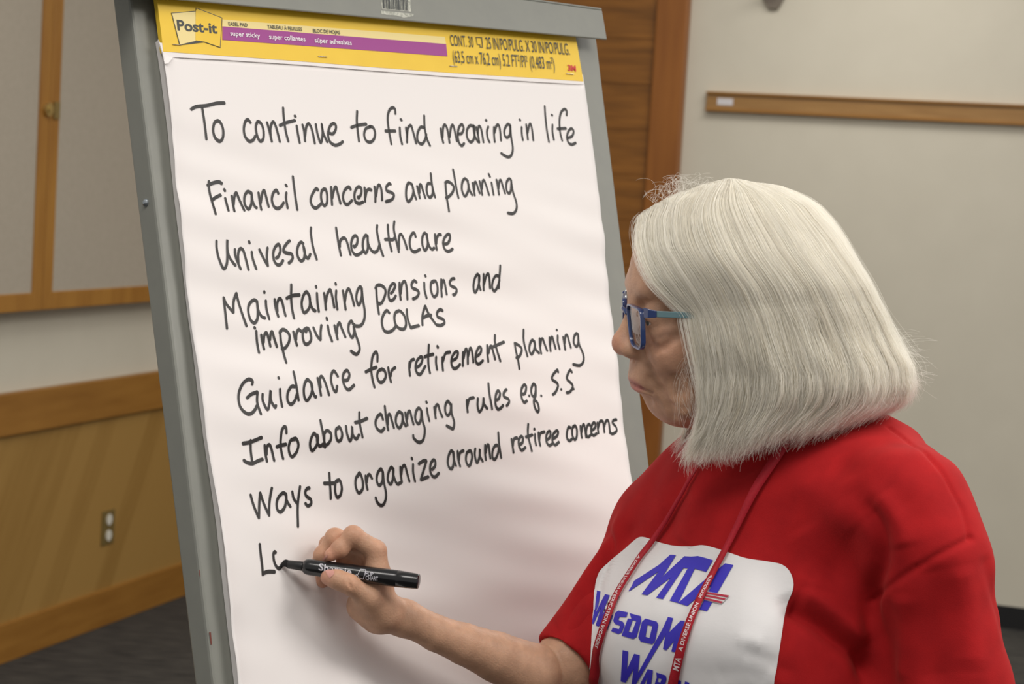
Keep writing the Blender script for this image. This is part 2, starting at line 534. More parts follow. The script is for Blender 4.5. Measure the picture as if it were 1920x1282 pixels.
# handwriting strokes, traced on the sheet (one string per written line)
STROKES = [
    '358.4,204.8 368.8,199.7 387.5,197.8 406.2,193.5 421.2,192.8;379.1,201.6 382.2,221.2 385.6,241.9 388.8,260.2;407.2,225.9 401.6,231.6 400.2,244.7 404.4,256.9 412.8,263.8 418.4,258.8 419,245.6 415.6,233.4 410,226.5 403.4,227.8;470,230.2 464.8,224.1 459.7,228.8 457.2,241.9 459.7,255 467.2,264 474.7,262.5 479.4,254.1;483.1,226.9 479.8,236.2 480.9,249.4 485,260.6 489.7,264.4 494,258.8 494,243.8 489.7,231.6 483.5,226.9;500.6,229.1 504.7,243.8 509.8,265.3;507.5,255 507.1,240 511.6,228.4 516.9,236.2 524.9,265.9;530.9,201.6 532.2,221.2 535.6,245.6 540.7,265.3;524.4,235.3 537.5,229.7 553.4,225.6;556.2,235.3 558.5,251.2 561.9,268.1;552.5,216.6 554.4,219;567.1,233.4 570.3,247.5 571.8,264.8;571.8,255 574.1,238.1 579.1,232.1 584.4,241.9 590,269.1;592.2,232.5 594.7,249.4 599.4,265.3 602.2,265.3 604.6,249.4 603.5,232.5 605.9,249.4 613.4,266.6;617.2,249.4 623.8,250.9 629,243.8 629.8,235.3 625.6,231.6 619.1,236.2 614.8,251.2 618.1,265.3 627.5,272.2 636.9,270 642.5,265.3;669.7,207.8 669.1,226.9 671,247.5 672.9,265.3;658.4,239.1 670.6,234.8 687.1,232.5;694.1,237.2 685.6,241.9 682.8,253.1 686.6,263.4 694.1,266.6 701,260.6 703.4,249.4 699.7,239.1 693.1,236.8;741.5,213.5 740.5,204.4 735.4,201.9 729.3,208.4 726.9,222.7 729.3,245 734,270.4;722.6,245.4 741.5,245.4;749.6,238.9 750.6,255.2 754.1,270.4;751.2,223.1 753.3,225.7;761.2,238.9 763.2,253.1 763.2,267.3;763.2,257.2 764.8,240.9 770.5,235.2 774.6,247 780.5,269;795.3,238.9 788.2,238.9 782.7,251.1 783.5,264.3 791.2,269.8 797.3,261.2 799.4,251.1;795.3,216.2 796.3,238.9 800.4,259.2 806.5,273.4;826.2,240.5 827.8,253.1 831.3,267.8;829.8,257.2 830.9,239.9 834.3,233.8 839,243 843,267.8;843,257.2 845.7,238.9 849.1,234.4 852.2,243 856.7,264.9;858.3,251.1 865.4,250.1 869.5,240.9 866.4,233.2 860.7,238.9 858.3,253.1 860.7,267.3 866,273 870.5,268.4;887.1,235.9 880.6,235.9 875.5,245 876.2,258.2 882.7,266.3 888.8,259.2 889.8,240.9 887.7,235.9 889.8,253.1 895.2,263.7 898.9,266.9;892.8,237.9 895.9,251.1 898.5,266.3;895.9,251.1 896.9,238.9 899.9,236.9 903,245 906.6,266.9;915.6,236.9 913.1,247 914.8,259.2 918.2,266.9;910.7,224.7 912.3,226.3;926.3,237.9 926.3,251.1 927.8,266.3;927.3,249.1 930.4,236.9 934.5,233.8 937.5,243 939.5,263.7;956.8,234.8 951.7,233.2 946,243 946.6,254.1 951.7,257.6 956.2,251.1 956.8,234.8 958.2,255.2 961.5,277.5 958.8,290.7 951.7,294.2 939.5,287.2;978.1,237.9 978.5,251.1 980.6,262.9;974.1,223.7 975.7,225.7;986.7,232.8 988.3,247 989.9,261.7;989.3,249.1 992.3,234.8 995.4,233.2 998,245 1000.1,263.3;1021.4,198.7 1022.8,220.6 1025.9,247 1029.5,266.3;1036,233.2 1036,247 1038.7,262.3;1034.4,214.9 1035.8,216.6;1062.4,216.6 1062.4,207.4 1057.8,204.8 1052.3,210.5 1049.2,224.7 1050.2,247 1054.3,263.7;1045.2,241.3 1061.4,240.5;1064.5,258.8 1072.6,255.2 1075.6,246 1071.2,240.9 1065.5,247 1063,258.2 1066.5,267.8 1072.6,270.8 1079.7,267.8',
    '393.7,338.3 394.9,355.2 398.6,374.6 403.9,401.7;391.6,346.3 401,342 411.5,339.9 417.9,343.1;399.1,374.6 406.6,368.9 416.3,364.1;424.4,369.7 426.5,381 428.9,394.8;422.3,353.3 424.2,356.8;436.8,365.7 438.4,379.4 440.1,395.6;439.7,382.7 442.2,364.9 445.4,360.9 449.4,369.7 459.4,394;472.8,360.9 465.6,358.4 460.7,366.5 460.4,379.4 464,388.3 468,390.7 472.8,382.7 474,371.4 472.8,360.1 475.3,374.6 479.3,385.1 483.3,388.8;485.8,360.1 488.2,373 491.7,392.3;490.6,379.4 493,361.7 496.6,356.8 500.3,368.1 505.6,386.7;522.9,362.5 518.9,356 513.2,361.7 511.1,373 514.8,385.1 522.1,389.9 529.3,385.9 533.4,378.6;537.9,360.1 537.4,371.4 541,389.4;536.6,345.5 538.7,348.8;550.3,329.7 552.4,350.4 555.2,371.4 559.2,392.7;597.2,356 593.1,353.6 586.7,363.3 583.4,374.6 586.7,385.1 593.9,389.1 601.2,383.5 604.4,379.4;608.5,353.3 603.6,358.4 602.8,369.7 606,381 610.1,384.6 614.1,379.4 614.1,366.5 610.9,355.2 606,355.2;620.6,350.4 621.9,366.5 623.8,383.5;623.5,371.4 626.2,355.2 629.5,351.2 633.5,363.3 639.5,381.4;656.1,356 652.1,351.2 645.6,356.8 642.9,368.1 646.4,379.4 652.9,382.7 660.1,375.4;669.8,368.9 671.9,371.4 675.5,363.3 674.7,354.4 669.8,351.2 665,356.8 663.4,366.5 666.6,377.8 673.9,381.4 680.3,378.6;680.8,352.8 682.4,364.9 684,378.6;683.6,371.4 684.8,360.1 688.9,356 693.7,358;699.1,351.2 700.7,363.3 702.3,379.1;702.3,369.7 704.2,353.6 708.3,347.9 711.5,356.8 714.2,376.5;730.1,346.8 726.8,345.5 721.2,352 721.7,359.2 730.1,362.5 734.9,367.3 731.7,375.4 721.2,379.1;770.4,346.3 764,343.9 759.1,353.6 757.5,366.5 759.1,376.2 763.2,379.1 768.8,371.4 772,358.4 770.4,346.3 772.8,363.3 776.4,375.4;779.8,349.6 781.4,361.7 783.3,373.3;783.3,363.3 784.9,348.8 787.9,347.9 790.6,360.1 793.8,373;805.1,344.7 800.3,345.5 797.5,355.2 798.7,367.3 803.5,371.4 808.4,364.9 809.2,356.8;806.3,325.3 807.6,342.3 810,358.4 812.7,371.7;833.4,341.5 834.2,358.4 835.8,377.8 838.6,398;833.1,344.2 837.4,341 844.7,344.7 849.2,352 846.3,361.7 839,369.7 833.4,372.2;849,317.3 851.1,334.2 854.1,355.2 857.6,372.2;876.2,339.9 870.5,335.5 865.4,342.3 864.1,355.2 867.3,365.7 870.8,368.1 875.4,360.1 877,348.8 875.4,340.7 878.6,356.8 883.8,366.8;884.7,343.1 886.3,355.2 888.3,367.3;887.5,356.8 888.3,344.7 891.5,342.3 894.7,353.6 898,363.3;898.3,339.9 900.4,353.6 902.5,366.5;902,355.2 903.6,342.3 906.8,338.3 910.1,347.1 915.4,366.5;920.9,342.3 922.2,353.6 924.1,366.2;916.1,325.8 918.6,331.8;930.6,336.6 932.7,352 934.3,365.7;933.8,353.6 935.9,340.7 939.1,338.3 942.4,350.4 946.1,363.3;958.5,338.3 954.5,335 949.6,342.3 948.8,355.2 952.5,362.5 956.9,358.4 958.5,342.3 958,337.4 960.9,358.4 966.6,379.4 966.6,392.3 960.9,400.7 950.4,400.1',
    '407.2,450.6 407.5,463.8 410,480 415.6,496.2 420.6,503.1 425,496.2 427.2,480 427.2,448.8 427.8,466.2 430.6,480 436.2,490 441.9,497.5;441.9,466.2 442.2,477.5 446.2,491.2 451.5,504.4;447.5,492.5 447.5,477.5 450,467.5 453.8,465.6 458.8,472.5 466.2,505.6;473.1,471.2 475,485 480.6,504.4;467.1,451.9 468.5,455.6;486.9,466.9 493.8,481.2 502.5,498.1;502.5,498.1 501.2,481.2 501.9,463.8;518.1,483.8 522.5,480 525.6,470 523.8,460 520,458.8 515,465 512.8,475 514.4,487.5 520,495.6 526.2,495 531.2,487.5;542.5,451.2 537.5,456.2 531.9,465 531.9,471.2 538.8,474.4 546.2,476.2 548.8,482.5 546.2,488.8 541.5,493.1;568.1,456.9 563.8,454.4 558.8,460 556.5,471.2 558.8,482.5 564.4,488.8 569.4,485 570.6,472.5 568.1,461.2 570,472.5 573.1,481.2 577.5,483.8 581.2,476.2;584.4,425.6 583.5,440 586.2,463.8 593.1,486.9;631.5,425.6 633.8,445 636.2,465 638.5,479.4;637.2,462.5 638.8,451.2 645,445.6 650.6,451.2 656.9,478.1;663.1,460 665,462.5 670,456.2 671.2,446.2 667.5,441.2 662.5,445 659,456.2 660,468.8 665,476.9 671.2,477.5 678.8,472.5 681.9,468.1;690,442.5 686.2,440.6 681.9,448.8 680.6,461.2 683.1,471.2 686.2,473.8 690,466.2 690,451.2 690,441.2 690.6,455 695,466.2 701.2,472.5 707.5,470 711.9,458.8;708.5,421.2 707.5,432.5 710,448.8 714.4,467.5 718.8,480;728.5,420.6 728.5,435 730,452.5 734.4,471.2;721.9,448.8 730,448.5 736.2,449.4 740.6,445.6;740.4,414.4 739.4,428.8 741.9,447.5 747.5,472.5;747.5,467.5 747.5,451.2 749.4,441.2 753.1,439.4 757.5,450 762.5,467.5;779.4,444.4 777.5,436.9 773.1,438.1 768.1,448.8 767.5,461.2 771.2,470 777.5,472.5 786.2,467.5;801.2,440 796.2,436.9 791.9,445 790.6,457.5 793.1,467.5 796.2,469.4 800,462.5 801.2,451.2 800,438.8 801.2,452.5 804.4,463.8 808.8,468.1 812.5,465;815.6,438.8 815.6,453.8 816.9,469.4;816.9,457.5 818.8,446.2 822.5,440 826.9,440;831.9,458.1 838.8,456.2 843.1,447.5 842.5,440 838.1,440 832.5,447.5 829.8,457.5 831.9,467.5 836.9,471.9 842.5,470.6 846.9,466.9',
    '422.8,555.7 423.9,575.4 425.3,595.8 427.8,614.8;422.8,555.7 427.5,568.1 439.9,584.9;439.9,584.9 441.4,563.8 446.5,547.7;446.5,547.7 452.3,571 458.1,592.9 464,610.4;485.8,563.8 479.3,560.8 471.2,568.1 468.3,581.2 471.2,597.3 478.5,604.3 484.4,597.3 486.6,581.2 485.5,563.8 488,581.2 493.1,591.5 499.7,595.1;501.6,561.6 503.3,578.3 507.4,597.3;497.2,545.1 497.9,548;517.6,559.4 520.1,574 524.8,592.2;523.5,582.7 523,566.7 526.7,558.2 532.5,566.7 538.6,590.7;545.6,533.1 547.1,555 550.7,576.9 554.4,595.5;539.1,558.2 550,553.5 562.4,552.4;579.9,553.5 574.1,547 569,555 567.5,568.1 571.1,582 575.5,584.2 582.1,575.4 582.1,562.3 579.9,552.8 583.5,568.1 588.6,578.3 593.8,582;593.8,549.2 595.9,565.2 599.9,583.4;591.6,536.3 592.3,539.7;606.9,549.2 609.8,563.8 612.7,579.8;611.5,566.7 612.7,553.5 617.8,543.3 621.5,552.1 627.6,576.1;629.5,544.8 629.5,559.4 633.4,580.1;627.9,530.9 628.8,534.3;641.9,544.8 644.8,560.8 648.4,580.1;646.2,566.7 648.4,549.2 652.8,541.9 657.9,552.1 664,573.2;677.6,541.9 674,538.2 668.9,546.2 667.4,559.4 671,571 674.7,568.1 677.6,555 676.9,540.4 679.8,562.3 683.4,582.7 682.7,598.8 676.9,609.7 668.1,610.7 663.8,607.5;704.1,539.6 705.5,555.6 707.7,573.1 709.9,589.2;702.6,541 705.5,535.9 712.1,535.2 720.1,541 721.6,551.2 716.5,565.8 711.4,569.5 709.9,567.3;731.8,550.5 736.1,545.4 739.8,535.2 735.4,532.3 730.3,538.1 727.4,548.3 728.9,560 733.2,563.6 738.3,560 741.2,554.2;747.8,530.1 747.8,544 750.7,562.2;750,551.2 752.2,533.8 758,527.6 760.9,538.1 763.1,561.5;780.6,529.4 776.2,526.2 771.1,532.3 771.9,539.6 780.6,544 784.3,549.1 780.6,557.1 773.3,560.7;795.2,529.4 795.2,544 798.9,559.3;797.4,515.5 798.6,518.4;814.9,525.7 809.1,529.4 807.2,541 809.8,552.7 814.2,556.4 819.3,549.8 820.3,536.7 817.1,526.5 811.2,529.4;828,522.8 827.3,538.1 827.6,556.4;828,541 830.2,527.9 833.1,525.7 835.3,535.2 837.2,552.4;852.8,522.1 847.7,522.8 844.1,529.4 846.2,535.2 855,539.6 856.8,544.7 853.5,551.2 849.2,552.7;898,517.7 893.6,514.8 890,522.1 888.8,535.2 890,545.4 892.9,546.9 897.3,538.1 898.8,525 897.3,516.2 898.8,532.3 902.4,543.2;905.3,514.1 906.8,529.4 908.2,544;908.2,532.3 910.4,517.7 914.1,514.1 917,523.5 919.9,540.3;933,517.7 927.9,517.7 923.8,526.5 923.5,538.1 927.9,545.1 933,538.1 935.9,525;935.5,498 935.2,519.2 935.9,540.3',
    '482.2,619.2 484.4,638.1 488.5,660;478.5,612.2 480,614.8;491.7,626.5 494.6,639.6 498.2,653.4;496.8,641 497.5,627.9 501.1,622.8 504.8,630.8 509.9,648.3;508.4,636.7 509.2,625 512.1,621.4 515.7,632.3 522,649.1;526.4,619.2 528.9,639.6 534,658.5 539.1,679;525.9,623.5 531,617 538.3,619.2 544.2,627.9 543.4,641 536.9,651.2 531,652;551.5,620.6 554.4,633.8 559,646.9;556.6,636.7 557.3,625 561.7,617 566.8,620.6;577.7,613.3 570.4,619.2 569,630.8 572.6,642.5 578.4,644 584.3,636.7 583.5,623.5 579.2,614.1 574.8,622.1;589.4,612.6 595.2,627.9 602.2,636.7;602.2,636.7 602.5,622.1 604.7,608.2;616.4,609 618.5,623.5 623.6,639.6;614.2,594.4 615.6,598.8;628.8,609 630.9,620.6 633.9,635.9;633.1,625 633.9,611.9 638.2,604.6 641.9,614.8 648.4,631.6;663,607.5 659.4,601.7 655,607.5 654.3,619.2 657.9,629.4 661.6,631.6 664.5,622.1 663.8,610.4 666.7,625 672.5,642.5 674.7,654.2 671,662.9 665.2,662.2 658.6,657.1;729.6,587 724.5,582.2 717.9,590.6 714.7,603.8 717.9,618.3 725.2,623 734,619.8 741.2,611;748.5,582.2 741.2,586.2 738.3,596.5 740.5,609.6 747.8,616.9 755.8,616.9 759.5,606.7 757.3,592.1 750,582.6;762.4,579.7 763.1,596.5 767.5,615.4;767.5,615.4 774.8,613.2 783.5,610.8;790.1,610.3 791.6,592.1 796.7,573.1;796.7,573.1 804,589.2 817.1,610.3;792.3,596.5 799.6,592.1 808.3,590.6;829.5,582.6 824.4,580.4 819.3,586.2 820.7,594.3 830.2,598.6 832.4,605.2 825.8,610.3 817.8,609.9',
    '473.1,720.8 473.1,713.8 465.1,711.1 454.5,720.8 448.3,740.3 450.9,761.6 461.6,774 471.3,774.8 479.3,766.9 482.5,759.8;464.2,745.6 472.2,738.5 483.7,734.1;483.7,734.1 483.7,754.5 489.9,776.1;493.4,737.7 494.3,750.9 502.3,766.9 506.7,754.5 508,731.5 509.4,749.2 516.5,762.4 519.1,758.9;525.3,728.8 527.1,743.9 530.6,761.6;521.8,707 522.7,709.3;552.8,724.4 546.6,724.4 540.4,735 540.4,749.2 546.6,757.1 553.6,750.9 557.2,738.5;551.3,695.7 554.5,717.3 561.1,750.1;582,715.5 576.7,711.1 571.4,719.1 569.6,731.5 572.2,745.6 577.6,749.5 583.8,738.5 585.5,724.4 582.9,715.5 585.5,729.7 589.9,741.2 593.5,743.9;596.5,707.6 598.8,722.6 602.3,741.2;601.5,726.1 600.6,710.2 605,704.9 610.3,715.5 617.4,740.3;636,704.9 628.9,694.3 623.6,701.4 622.4,715.5 626.2,729.7 630.7,733.2 633.3,722.6;644.8,712 653.7,711.1 657.8,701.4 653.7,693.4 647.5,697.8 644.8,710.2 648.4,724.4 655.5,729.7 666.1,720.8;708.6,677.4 707.7,664.2 704.2,659.7 698.9,669.5 698,690.7 700.6,708.4 704.5,725.3;687.9,696.4 697.1,691.6 707.7,687.5;718.3,690.7 711.2,695.2 709.5,704.9 713.9,714.6 720.1,714.6 725.4,704.9 722.8,694.3 716.6,690.7;729,688.1 731.6,701.4 735.5,715.5;734.3,704.9 736,694.3 742.2,688.1;767.8,678.4 767.8,689.3 769.9,703.9;768.7,689.3 770.5,676.6 776,673.3;782.3,688.4 788.7,682.9 791.5,672.9 787.8,669.3 781.4,676.6 779.6,689.3 783.3,699.3 789.6,700.3 797.8,685.7;800.6,647 801.5,667.4 803.3,683.9 806.6,699.3;794.7,669.3 802.4,666.5 810.6,664.7;816.1,669.3 817,680.2 819.7,693;816.1,649.6 817.9,653.2;827.6,670.2 828.8,682 830.7,694.8;829.4,678.4 832.5,663.8 840.7,661.1;846.1,676.6 853.4,672 855.3,662.9 851.6,660.2 846.1,667.4 844.7,678.4 848.9,689.3 855.3,690.2 861.6,682.9;864.4,661.1 865.3,672.9 867.1,686.6;866.6,672.9 868,658.3 870.8,656.5 873.5,667.4 875.7,682.9;874.4,669.3 876.2,656.5 879,654.7 881.7,663.8 885.3,680.2;889,670.2 896.3,663.8 898.1,654.7 894.5,652 889.5,660.2 888.1,671.1 890.8,680.2 896.3,682.9 902.7,676.6;909.9,647.8 909.9,663.8 912.7,679.3;911.8,663.8 914.5,652.9 918.2,650.1 920,658.3 924.9,675.1;926.4,628.3 925.4,643.8 929.1,662 934.9,678.4;917.2,652.9 930,647.4 942.8,641.6;962.8,643.8 964.6,660.2 968.3,678.4 971.4,692.6;962.8,643.8 971.9,649.2 975.6,656.5 971,668.4 964.6,672;979.8,618.2 980.1,640.1 986.1,669.3;1000.2,641 995.6,638.3 991.1,647.4 990.2,658.3 993.8,664.7 998.4,658.3 1001.1,647.4 1000.2,641 1002,654.7 1008.4,662.9;1009.8,634.6 1010.2,647.4 1012.4,663.8;1011.1,649.2 1012.9,637.4 1016,636.5 1018.4,643.8 1023.9,658.3;1028.4,632.8 1028.8,645.6 1030.3,659.2;1029.3,647.4 1031.2,634.6 1033.9,632.8 1035.7,640.1 1039.7,654.7;1043.9,629.2 1043.9,641.9 1047.2,655.6;1042.1,618.2 1043,619.7;1054,631.9 1055.8,643.8 1057.6,656.5;1056.7,643.8 1058.5,631 1062.2,629.2 1064.9,640.1 1068.2,652.9;1083.1,627.3 1079.5,625.5 1074.9,632.8 1074,643.8 1078.6,650.1 1082.2,643.8 1083.1,629.2 1084,645.6 1091.3,665.6 1091.3,678.4 1084.9,685.7 1072.2,683.9',
    '457.8,830.2 472.3,827.5 492.4,819.3;472.3,823.9 473.3,843.9 476.4,868.5;459.6,861.2 466,865.8 476.4,867.6 486,863 495.7,859.4;498.8,833 500.6,847.6 503.7,864;503,851.2 503.3,836.6 507.9,833 512.4,842.1 517.4,862.5;537.1,812 536.1,802 532.5,800.2 527.9,809.3 527.9,831.1 530.7,845.7 534.3,858.9;521.2,836.6 528.9,833.9 538.3,832.1;553.5,822.9 546.2,824.8 543.4,836.6 546.2,849.4 551.6,854.5 558.9,845.7 560.8,833 555.3,822 547.1,824.2;592.7,818.4 588.1,812.6 583.5,820.2 581.7,831.1 584.5,841.2 589,843 594.5,833 595.4,820.2 593.6,815.7 594.5,827.5 599.9,835.7 606.3,832.1;600.9,787 602.7,802 606.3,822 610,838.4;607.2,827.5 607.2,812.9 612.7,807.4 619.1,812.9 619.1,823.9 613.6,833 605.4,834.8;635.5,801.1 629.1,805.6 628.8,818.4 632.8,826.6 638.2,823.9 640.1,812.9 636.4,801.1 630.9,803.8;648.3,798.3 649.2,812.9 654.6,826.6 658.6,816.6 659.7,799.2 660.1,814.7 666.5,822.9 672,814.7;674.3,772.4 674.3,792.9 678.3,820.2;665.6,792 677.4,789.2 688.9,783.8;718.1,786.5 714.8,776.5 708.4,780.1 703.9,791 705.7,802 713.9,808.9 720.3,802;722.1,760.4 723.9,783.8 727.2,806.5;726.6,796.5 727.6,780.1 731.2,776.5 733.9,785.6 738.1,802.3;754,774.6 748.5,771.9 743,780.1 742.1,792.9 747.6,802 753.1,794.7 754.9,780.1 754,773.7 755.8,789.2 760.4,799.2;760,772.8 761.3,783.8 763.6,797.4;763.1,785.6 764.9,774.6 769.1,770.1 771.3,780.1 774.9,795.6;790,767.5 785.8,764.4 780.6,771.7 778.5,785.2 783.8,794.2 789,786.2 791,769.6 792.1,788.3 795.8,805 793.1,823.8 784.8,829 775.4,821.7 774,815.4;801.5,764.4 802.5,775.8 805,789.4;800.4,751.9 801.5,754.6;815,762.3 816,771.7 817.1,784.2;816.7,775.8 818.1,761.2 822.3,758.8 825.4,769.6 830,781.7;845.2,758.1 840,751.9 835.8,759.2 835.8,771.7 840,778.3 845.2,771.7 846.2,757.1 847.3,773.8 851.5,790.4 849.4,802.9 844.2,801.9 836.9,797.7;874.4,749.8 875,759.2 877.1,772.7;875.8,763.3 878.5,748.8 886.9,745.6;894.2,746.7 894.2,760.2 898.3,771.7 903.5,763.3 904.6,745.6 905.6,757.1 912.5,766.5;915,718.5 916,742.5 921.2,767.5;927.5,750.8 932.7,747.7 935.4,737.3 931.7,733.1 927.1,742.5 926.5,757.1 930.6,766.5 935.8,766.5 941,760.2;948.3,730 943.1,736.2 942.1,743.5 950.4,748.8 951.5,755 947.3,761.7;977.5,739.4 982.7,737.3 985.4,725.8 981.7,721.7 976.5,730 975.4,744.6 979.6,755 985.4,751.9;989.6,742.1 990.6,742.9;1002.5,722.7 998.3,720.6 994.6,730 995.2,740.4 999.4,743.5 1002.5,734.2 1002.9,722.7 1002.5,740.4 998.3,752.9 1000.4,765.4 1005.6,772.7 1007.7,767.5 1004.6,755 998.3,749.8;1012.5,741.5 1013.3,743.1;1044.2,698.8 1042.1,694.6 1034.8,702.9 1032.7,711.2 1042.1,718.5 1044.2,724.8 1040,735.2 1034.8,740.4;1050,730 1050.8,731;1070.2,698.8 1066.7,694.6 1061.9,702.9 1060.8,711.2 1069.2,719.6 1071.7,725.8 1067.1,734.6 1060.4,736.7;1072.9,729 1073.8,730.4',
    '472.5,926.1 478.8,948.9 486.7,970.6;486.7,970.6 488.7,944.9 490.7,922.1;490.7,922.1 497.6,942.9 506.5,965.7;506.5,965.7 508.5,939 512.4,913.2;539.2,925.1 533.2,923.1 525.3,931 521.8,942.9 523.3,954.8 529.3,958.2 537.2,948.9 540.2,933 539.2,924.1 541.1,937 548.1,948.9;550.6,920.2 554,933 561.9,943.9;564.9,910.3 562.5,935 560.9,962.7 559.4,986.9;582.7,913.6 577.8,915.2 574.8,922.1 577.8,929.1 585.7,935 586.7,942.9 580.7,946.9 575.8,941.9;620.3,885.1 620.7,907.3 622.7,934;609.4,905.3 629.2,904.9;637.1,898.4 631.2,903.3 630.2,919.2 634.2,931 640.1,927.1 642.5,913.2 639.1,899.4 633.2,901.4;676.7,886.5 669.8,895.4 668.2,909.3 671.8,921.1 676.7,922.1 681.7,913.2 681.3,897.4 676.7,885.5 671.8,893.4;687.6,890.5 688,903.3 690.2,917.6;689.2,903.3 691.6,891.5 695.5,889.1 699.5,896.4;719.3,884.5 715.3,878.6 709.4,887.5 708,901.4 712.3,909.3 718.3,901.4 719.3,883.5 721.2,905.3 724.2,927.1 721.2,942.9 715.3,946.9 708.4,940.9 705,932;738.1,879.6 734.1,875.6 729.6,885.5 728.2,899.4 732.7,906.9 737.1,899.4 738.7,883.5 738.1,877.6 739.1,891.5 745,906.3 752.9,903.7;750.9,874.6 751.9,887.5 753.9,903.7;752.9,889.5 754.9,875.6 759.2,872.7 762.8,883.5 767.8,902.3;774.3,869.7 774.7,885.5 778.1,902.3;771.1,857.8 772.7,860.8;784.6,869.7 793.5,863.8 799.4,863.4;799.4,863.4 794.5,879.6 788.5,899.4;788.5,899.4 794.5,897 802.8,893.4;809.3,880.6 815.3,873.6 816.2,864.7 812.3,862.2 807.3,869.7 806,881.6 809.3,891.5 815.3,893.8 822.2,886.5;850.9,847.8 846.2,845 841.6,854.4 839.7,867.5 842.5,876.9 847.2,877.8 850.9,867.5 851.5,852.5 850,846.9 851.9,861.9 855.2,873.1;858.4,845 859.8,860 863.1,874.1;861.2,861.9 863.1,848.8 869.7,844.1;880.9,845 875.9,848.8 874.4,861.9 878.1,872.2 882.8,869.4 886,856.2 882.8,845 877.2,846.9;891.2,840.3 890.9,852.5 895,866.6 899.7,856.2 899.7,841.2 900.6,854.4 906.2,864.7;909.1,833.8 909.6,846.9 911.9,861.9;910.9,848.8 912.8,835.6 916,834.7 917.5,845 920.3,859.1;932.5,834.7 927.8,835.6 923.5,845 924.1,857.2 928.8,860.4 933.4,850.6 934.8,839.4;934.4,810.3 935.3,831.9 940,858.1;959.1,822.5 960.2,833.8 962.5,848.8;961,835.6 963.4,823.4 970,820.2;973.8,833.8 979.4,829.1 980.9,820.6 977.5,817.8 972.8,824.4 972.8,835.6 977.5,844.1 985,838.4;990.2,794.4 991,816.9 996.6,845.9;986.5,818.8 992.5,817.2 999.1,814.6;1003.8,813.1 1003.8,824.4 1005.2,834.7;1001.9,803.4 1003,804.7;1010.3,810.3 1011.2,822.5 1013.1,835.6;1011.6,824.4 1014.1,812.2 1021.6,809;1026.2,824.4 1031.9,818.8 1032.8,810.3 1029.1,808.4 1025.3,815.9 1025.3,828.1 1030,834.7 1035.6,831.9;1037.5,822.5 1045,816.9 1046.9,809.4 1043.1,807.5 1037.5,815 1036.6,826.2 1041.2,833.8 1048.8,828.1;1069.4,801.9 1065.6,800.9 1063.4,809.4 1063.8,820.6 1068.4,825.9 1073.1,822.5;1076.9,798.1 1073.1,801.9 1073.5,815 1077.8,823.4 1081.6,818.8 1081.6,805.6 1077.8,798.1 1074.1,800.9;1087.8,798.1 1089.1,807.5 1091.5,820.6;1090.4,811.2 1091.9,798.1 1094.7,796.2 1096.6,803.8 1099.4,819.7;1106.9,798.1 1104.1,795.3 1100.3,800 1099.4,813.1 1103.1,818.8 1108.8,814.1;1108.8,807.5 1115.3,801.9 1116.2,794.4 1112.5,792.5 1108.8,800 1108.8,811.2 1113.4,815.9 1119.1,812.2;1120,791.6 1120.9,801.9 1122.2,812.2;1120.9,803.8 1124.7,790.6 1129.4,788.8;1130.3,788.8 1132.2,798.1 1133.5,810.3;1132.8,800 1136.9,788.8 1141.6,790.6 1144.4,810.3;1156.6,786.5 1150.9,787.8 1149.1,792.5 1155.6,800 1156.6,807.5 1149.1,813.1 1143.4,810.3',
    '487.5,1019.3 489.3,1039.6 491.4,1058.3 492.9,1077.6;492.9,1075 502.3,1071.4 515.3,1071.4;517.9,1035.4 515.3,1034.4 513.2,1039.6 514.3,1051 517.9,1060.4 522.6,1065.1 526.8,1062.5 529.6,1058.3',
]

# ------------------------------------------------------------------ plane of the easel (leaning back, turned 45 degrees)
def pad_frame(a=0.9, sh=0.085, sv=0.119, px=700, py=640):
    uu, vv = (px - 960) / F, (py - 641) / F
    h = np.array([1 + uu * a, sh + vv * a, a])
    b = (h[0] * sv + h[1]) / (h[0] * uu + h[1] * vv + a)
    v = np.array([-sv + uu * b, -1 + vv * b, b])
    w = [ROT @ np.array([q[0], -q[1], -q[2]]) / np.linalg.norm(q) for q in (h, v)]
    return w


P0 = W(700, 640, 2.10)
PH, PV = pad_frame()
PN = np.cross(PH, PV)
PN /= np.linalg.norm(PN)
if PN @ (CAM - P0) < 0:
    PN = -PN


def PP(px, py, off=0.0):
    """point of the easel plane (raised by off metres) seen at a pixel of the photograph"""
    return hit(px, py, P0 + PN * off, PN)


def relief(P):
    """soft waves of the hanging sheet, metres, at a point of the plane"""
    a, b = (P - P0) @ PH, (P - P0) @ PV
    q = 0.0013 * math.sin(38 * b + 5 * a + 1.3 * math.sin(9 * a)) + 0.0009 * math.sin(71 * b - 8 * a + 2.0) * math.sin(6 * a + 1)
    q += 0.0016 * math.sin(7.5 * a + 3.2 * b) + 0.0011 * math.sin(120 * b + 14 * a) * math.sin(11 * a + 4 * b)
    fade = min(1.0, max(0.0, (0.235 - b) / 0.06))
    return 0.0054 + 0.9 * q * fade


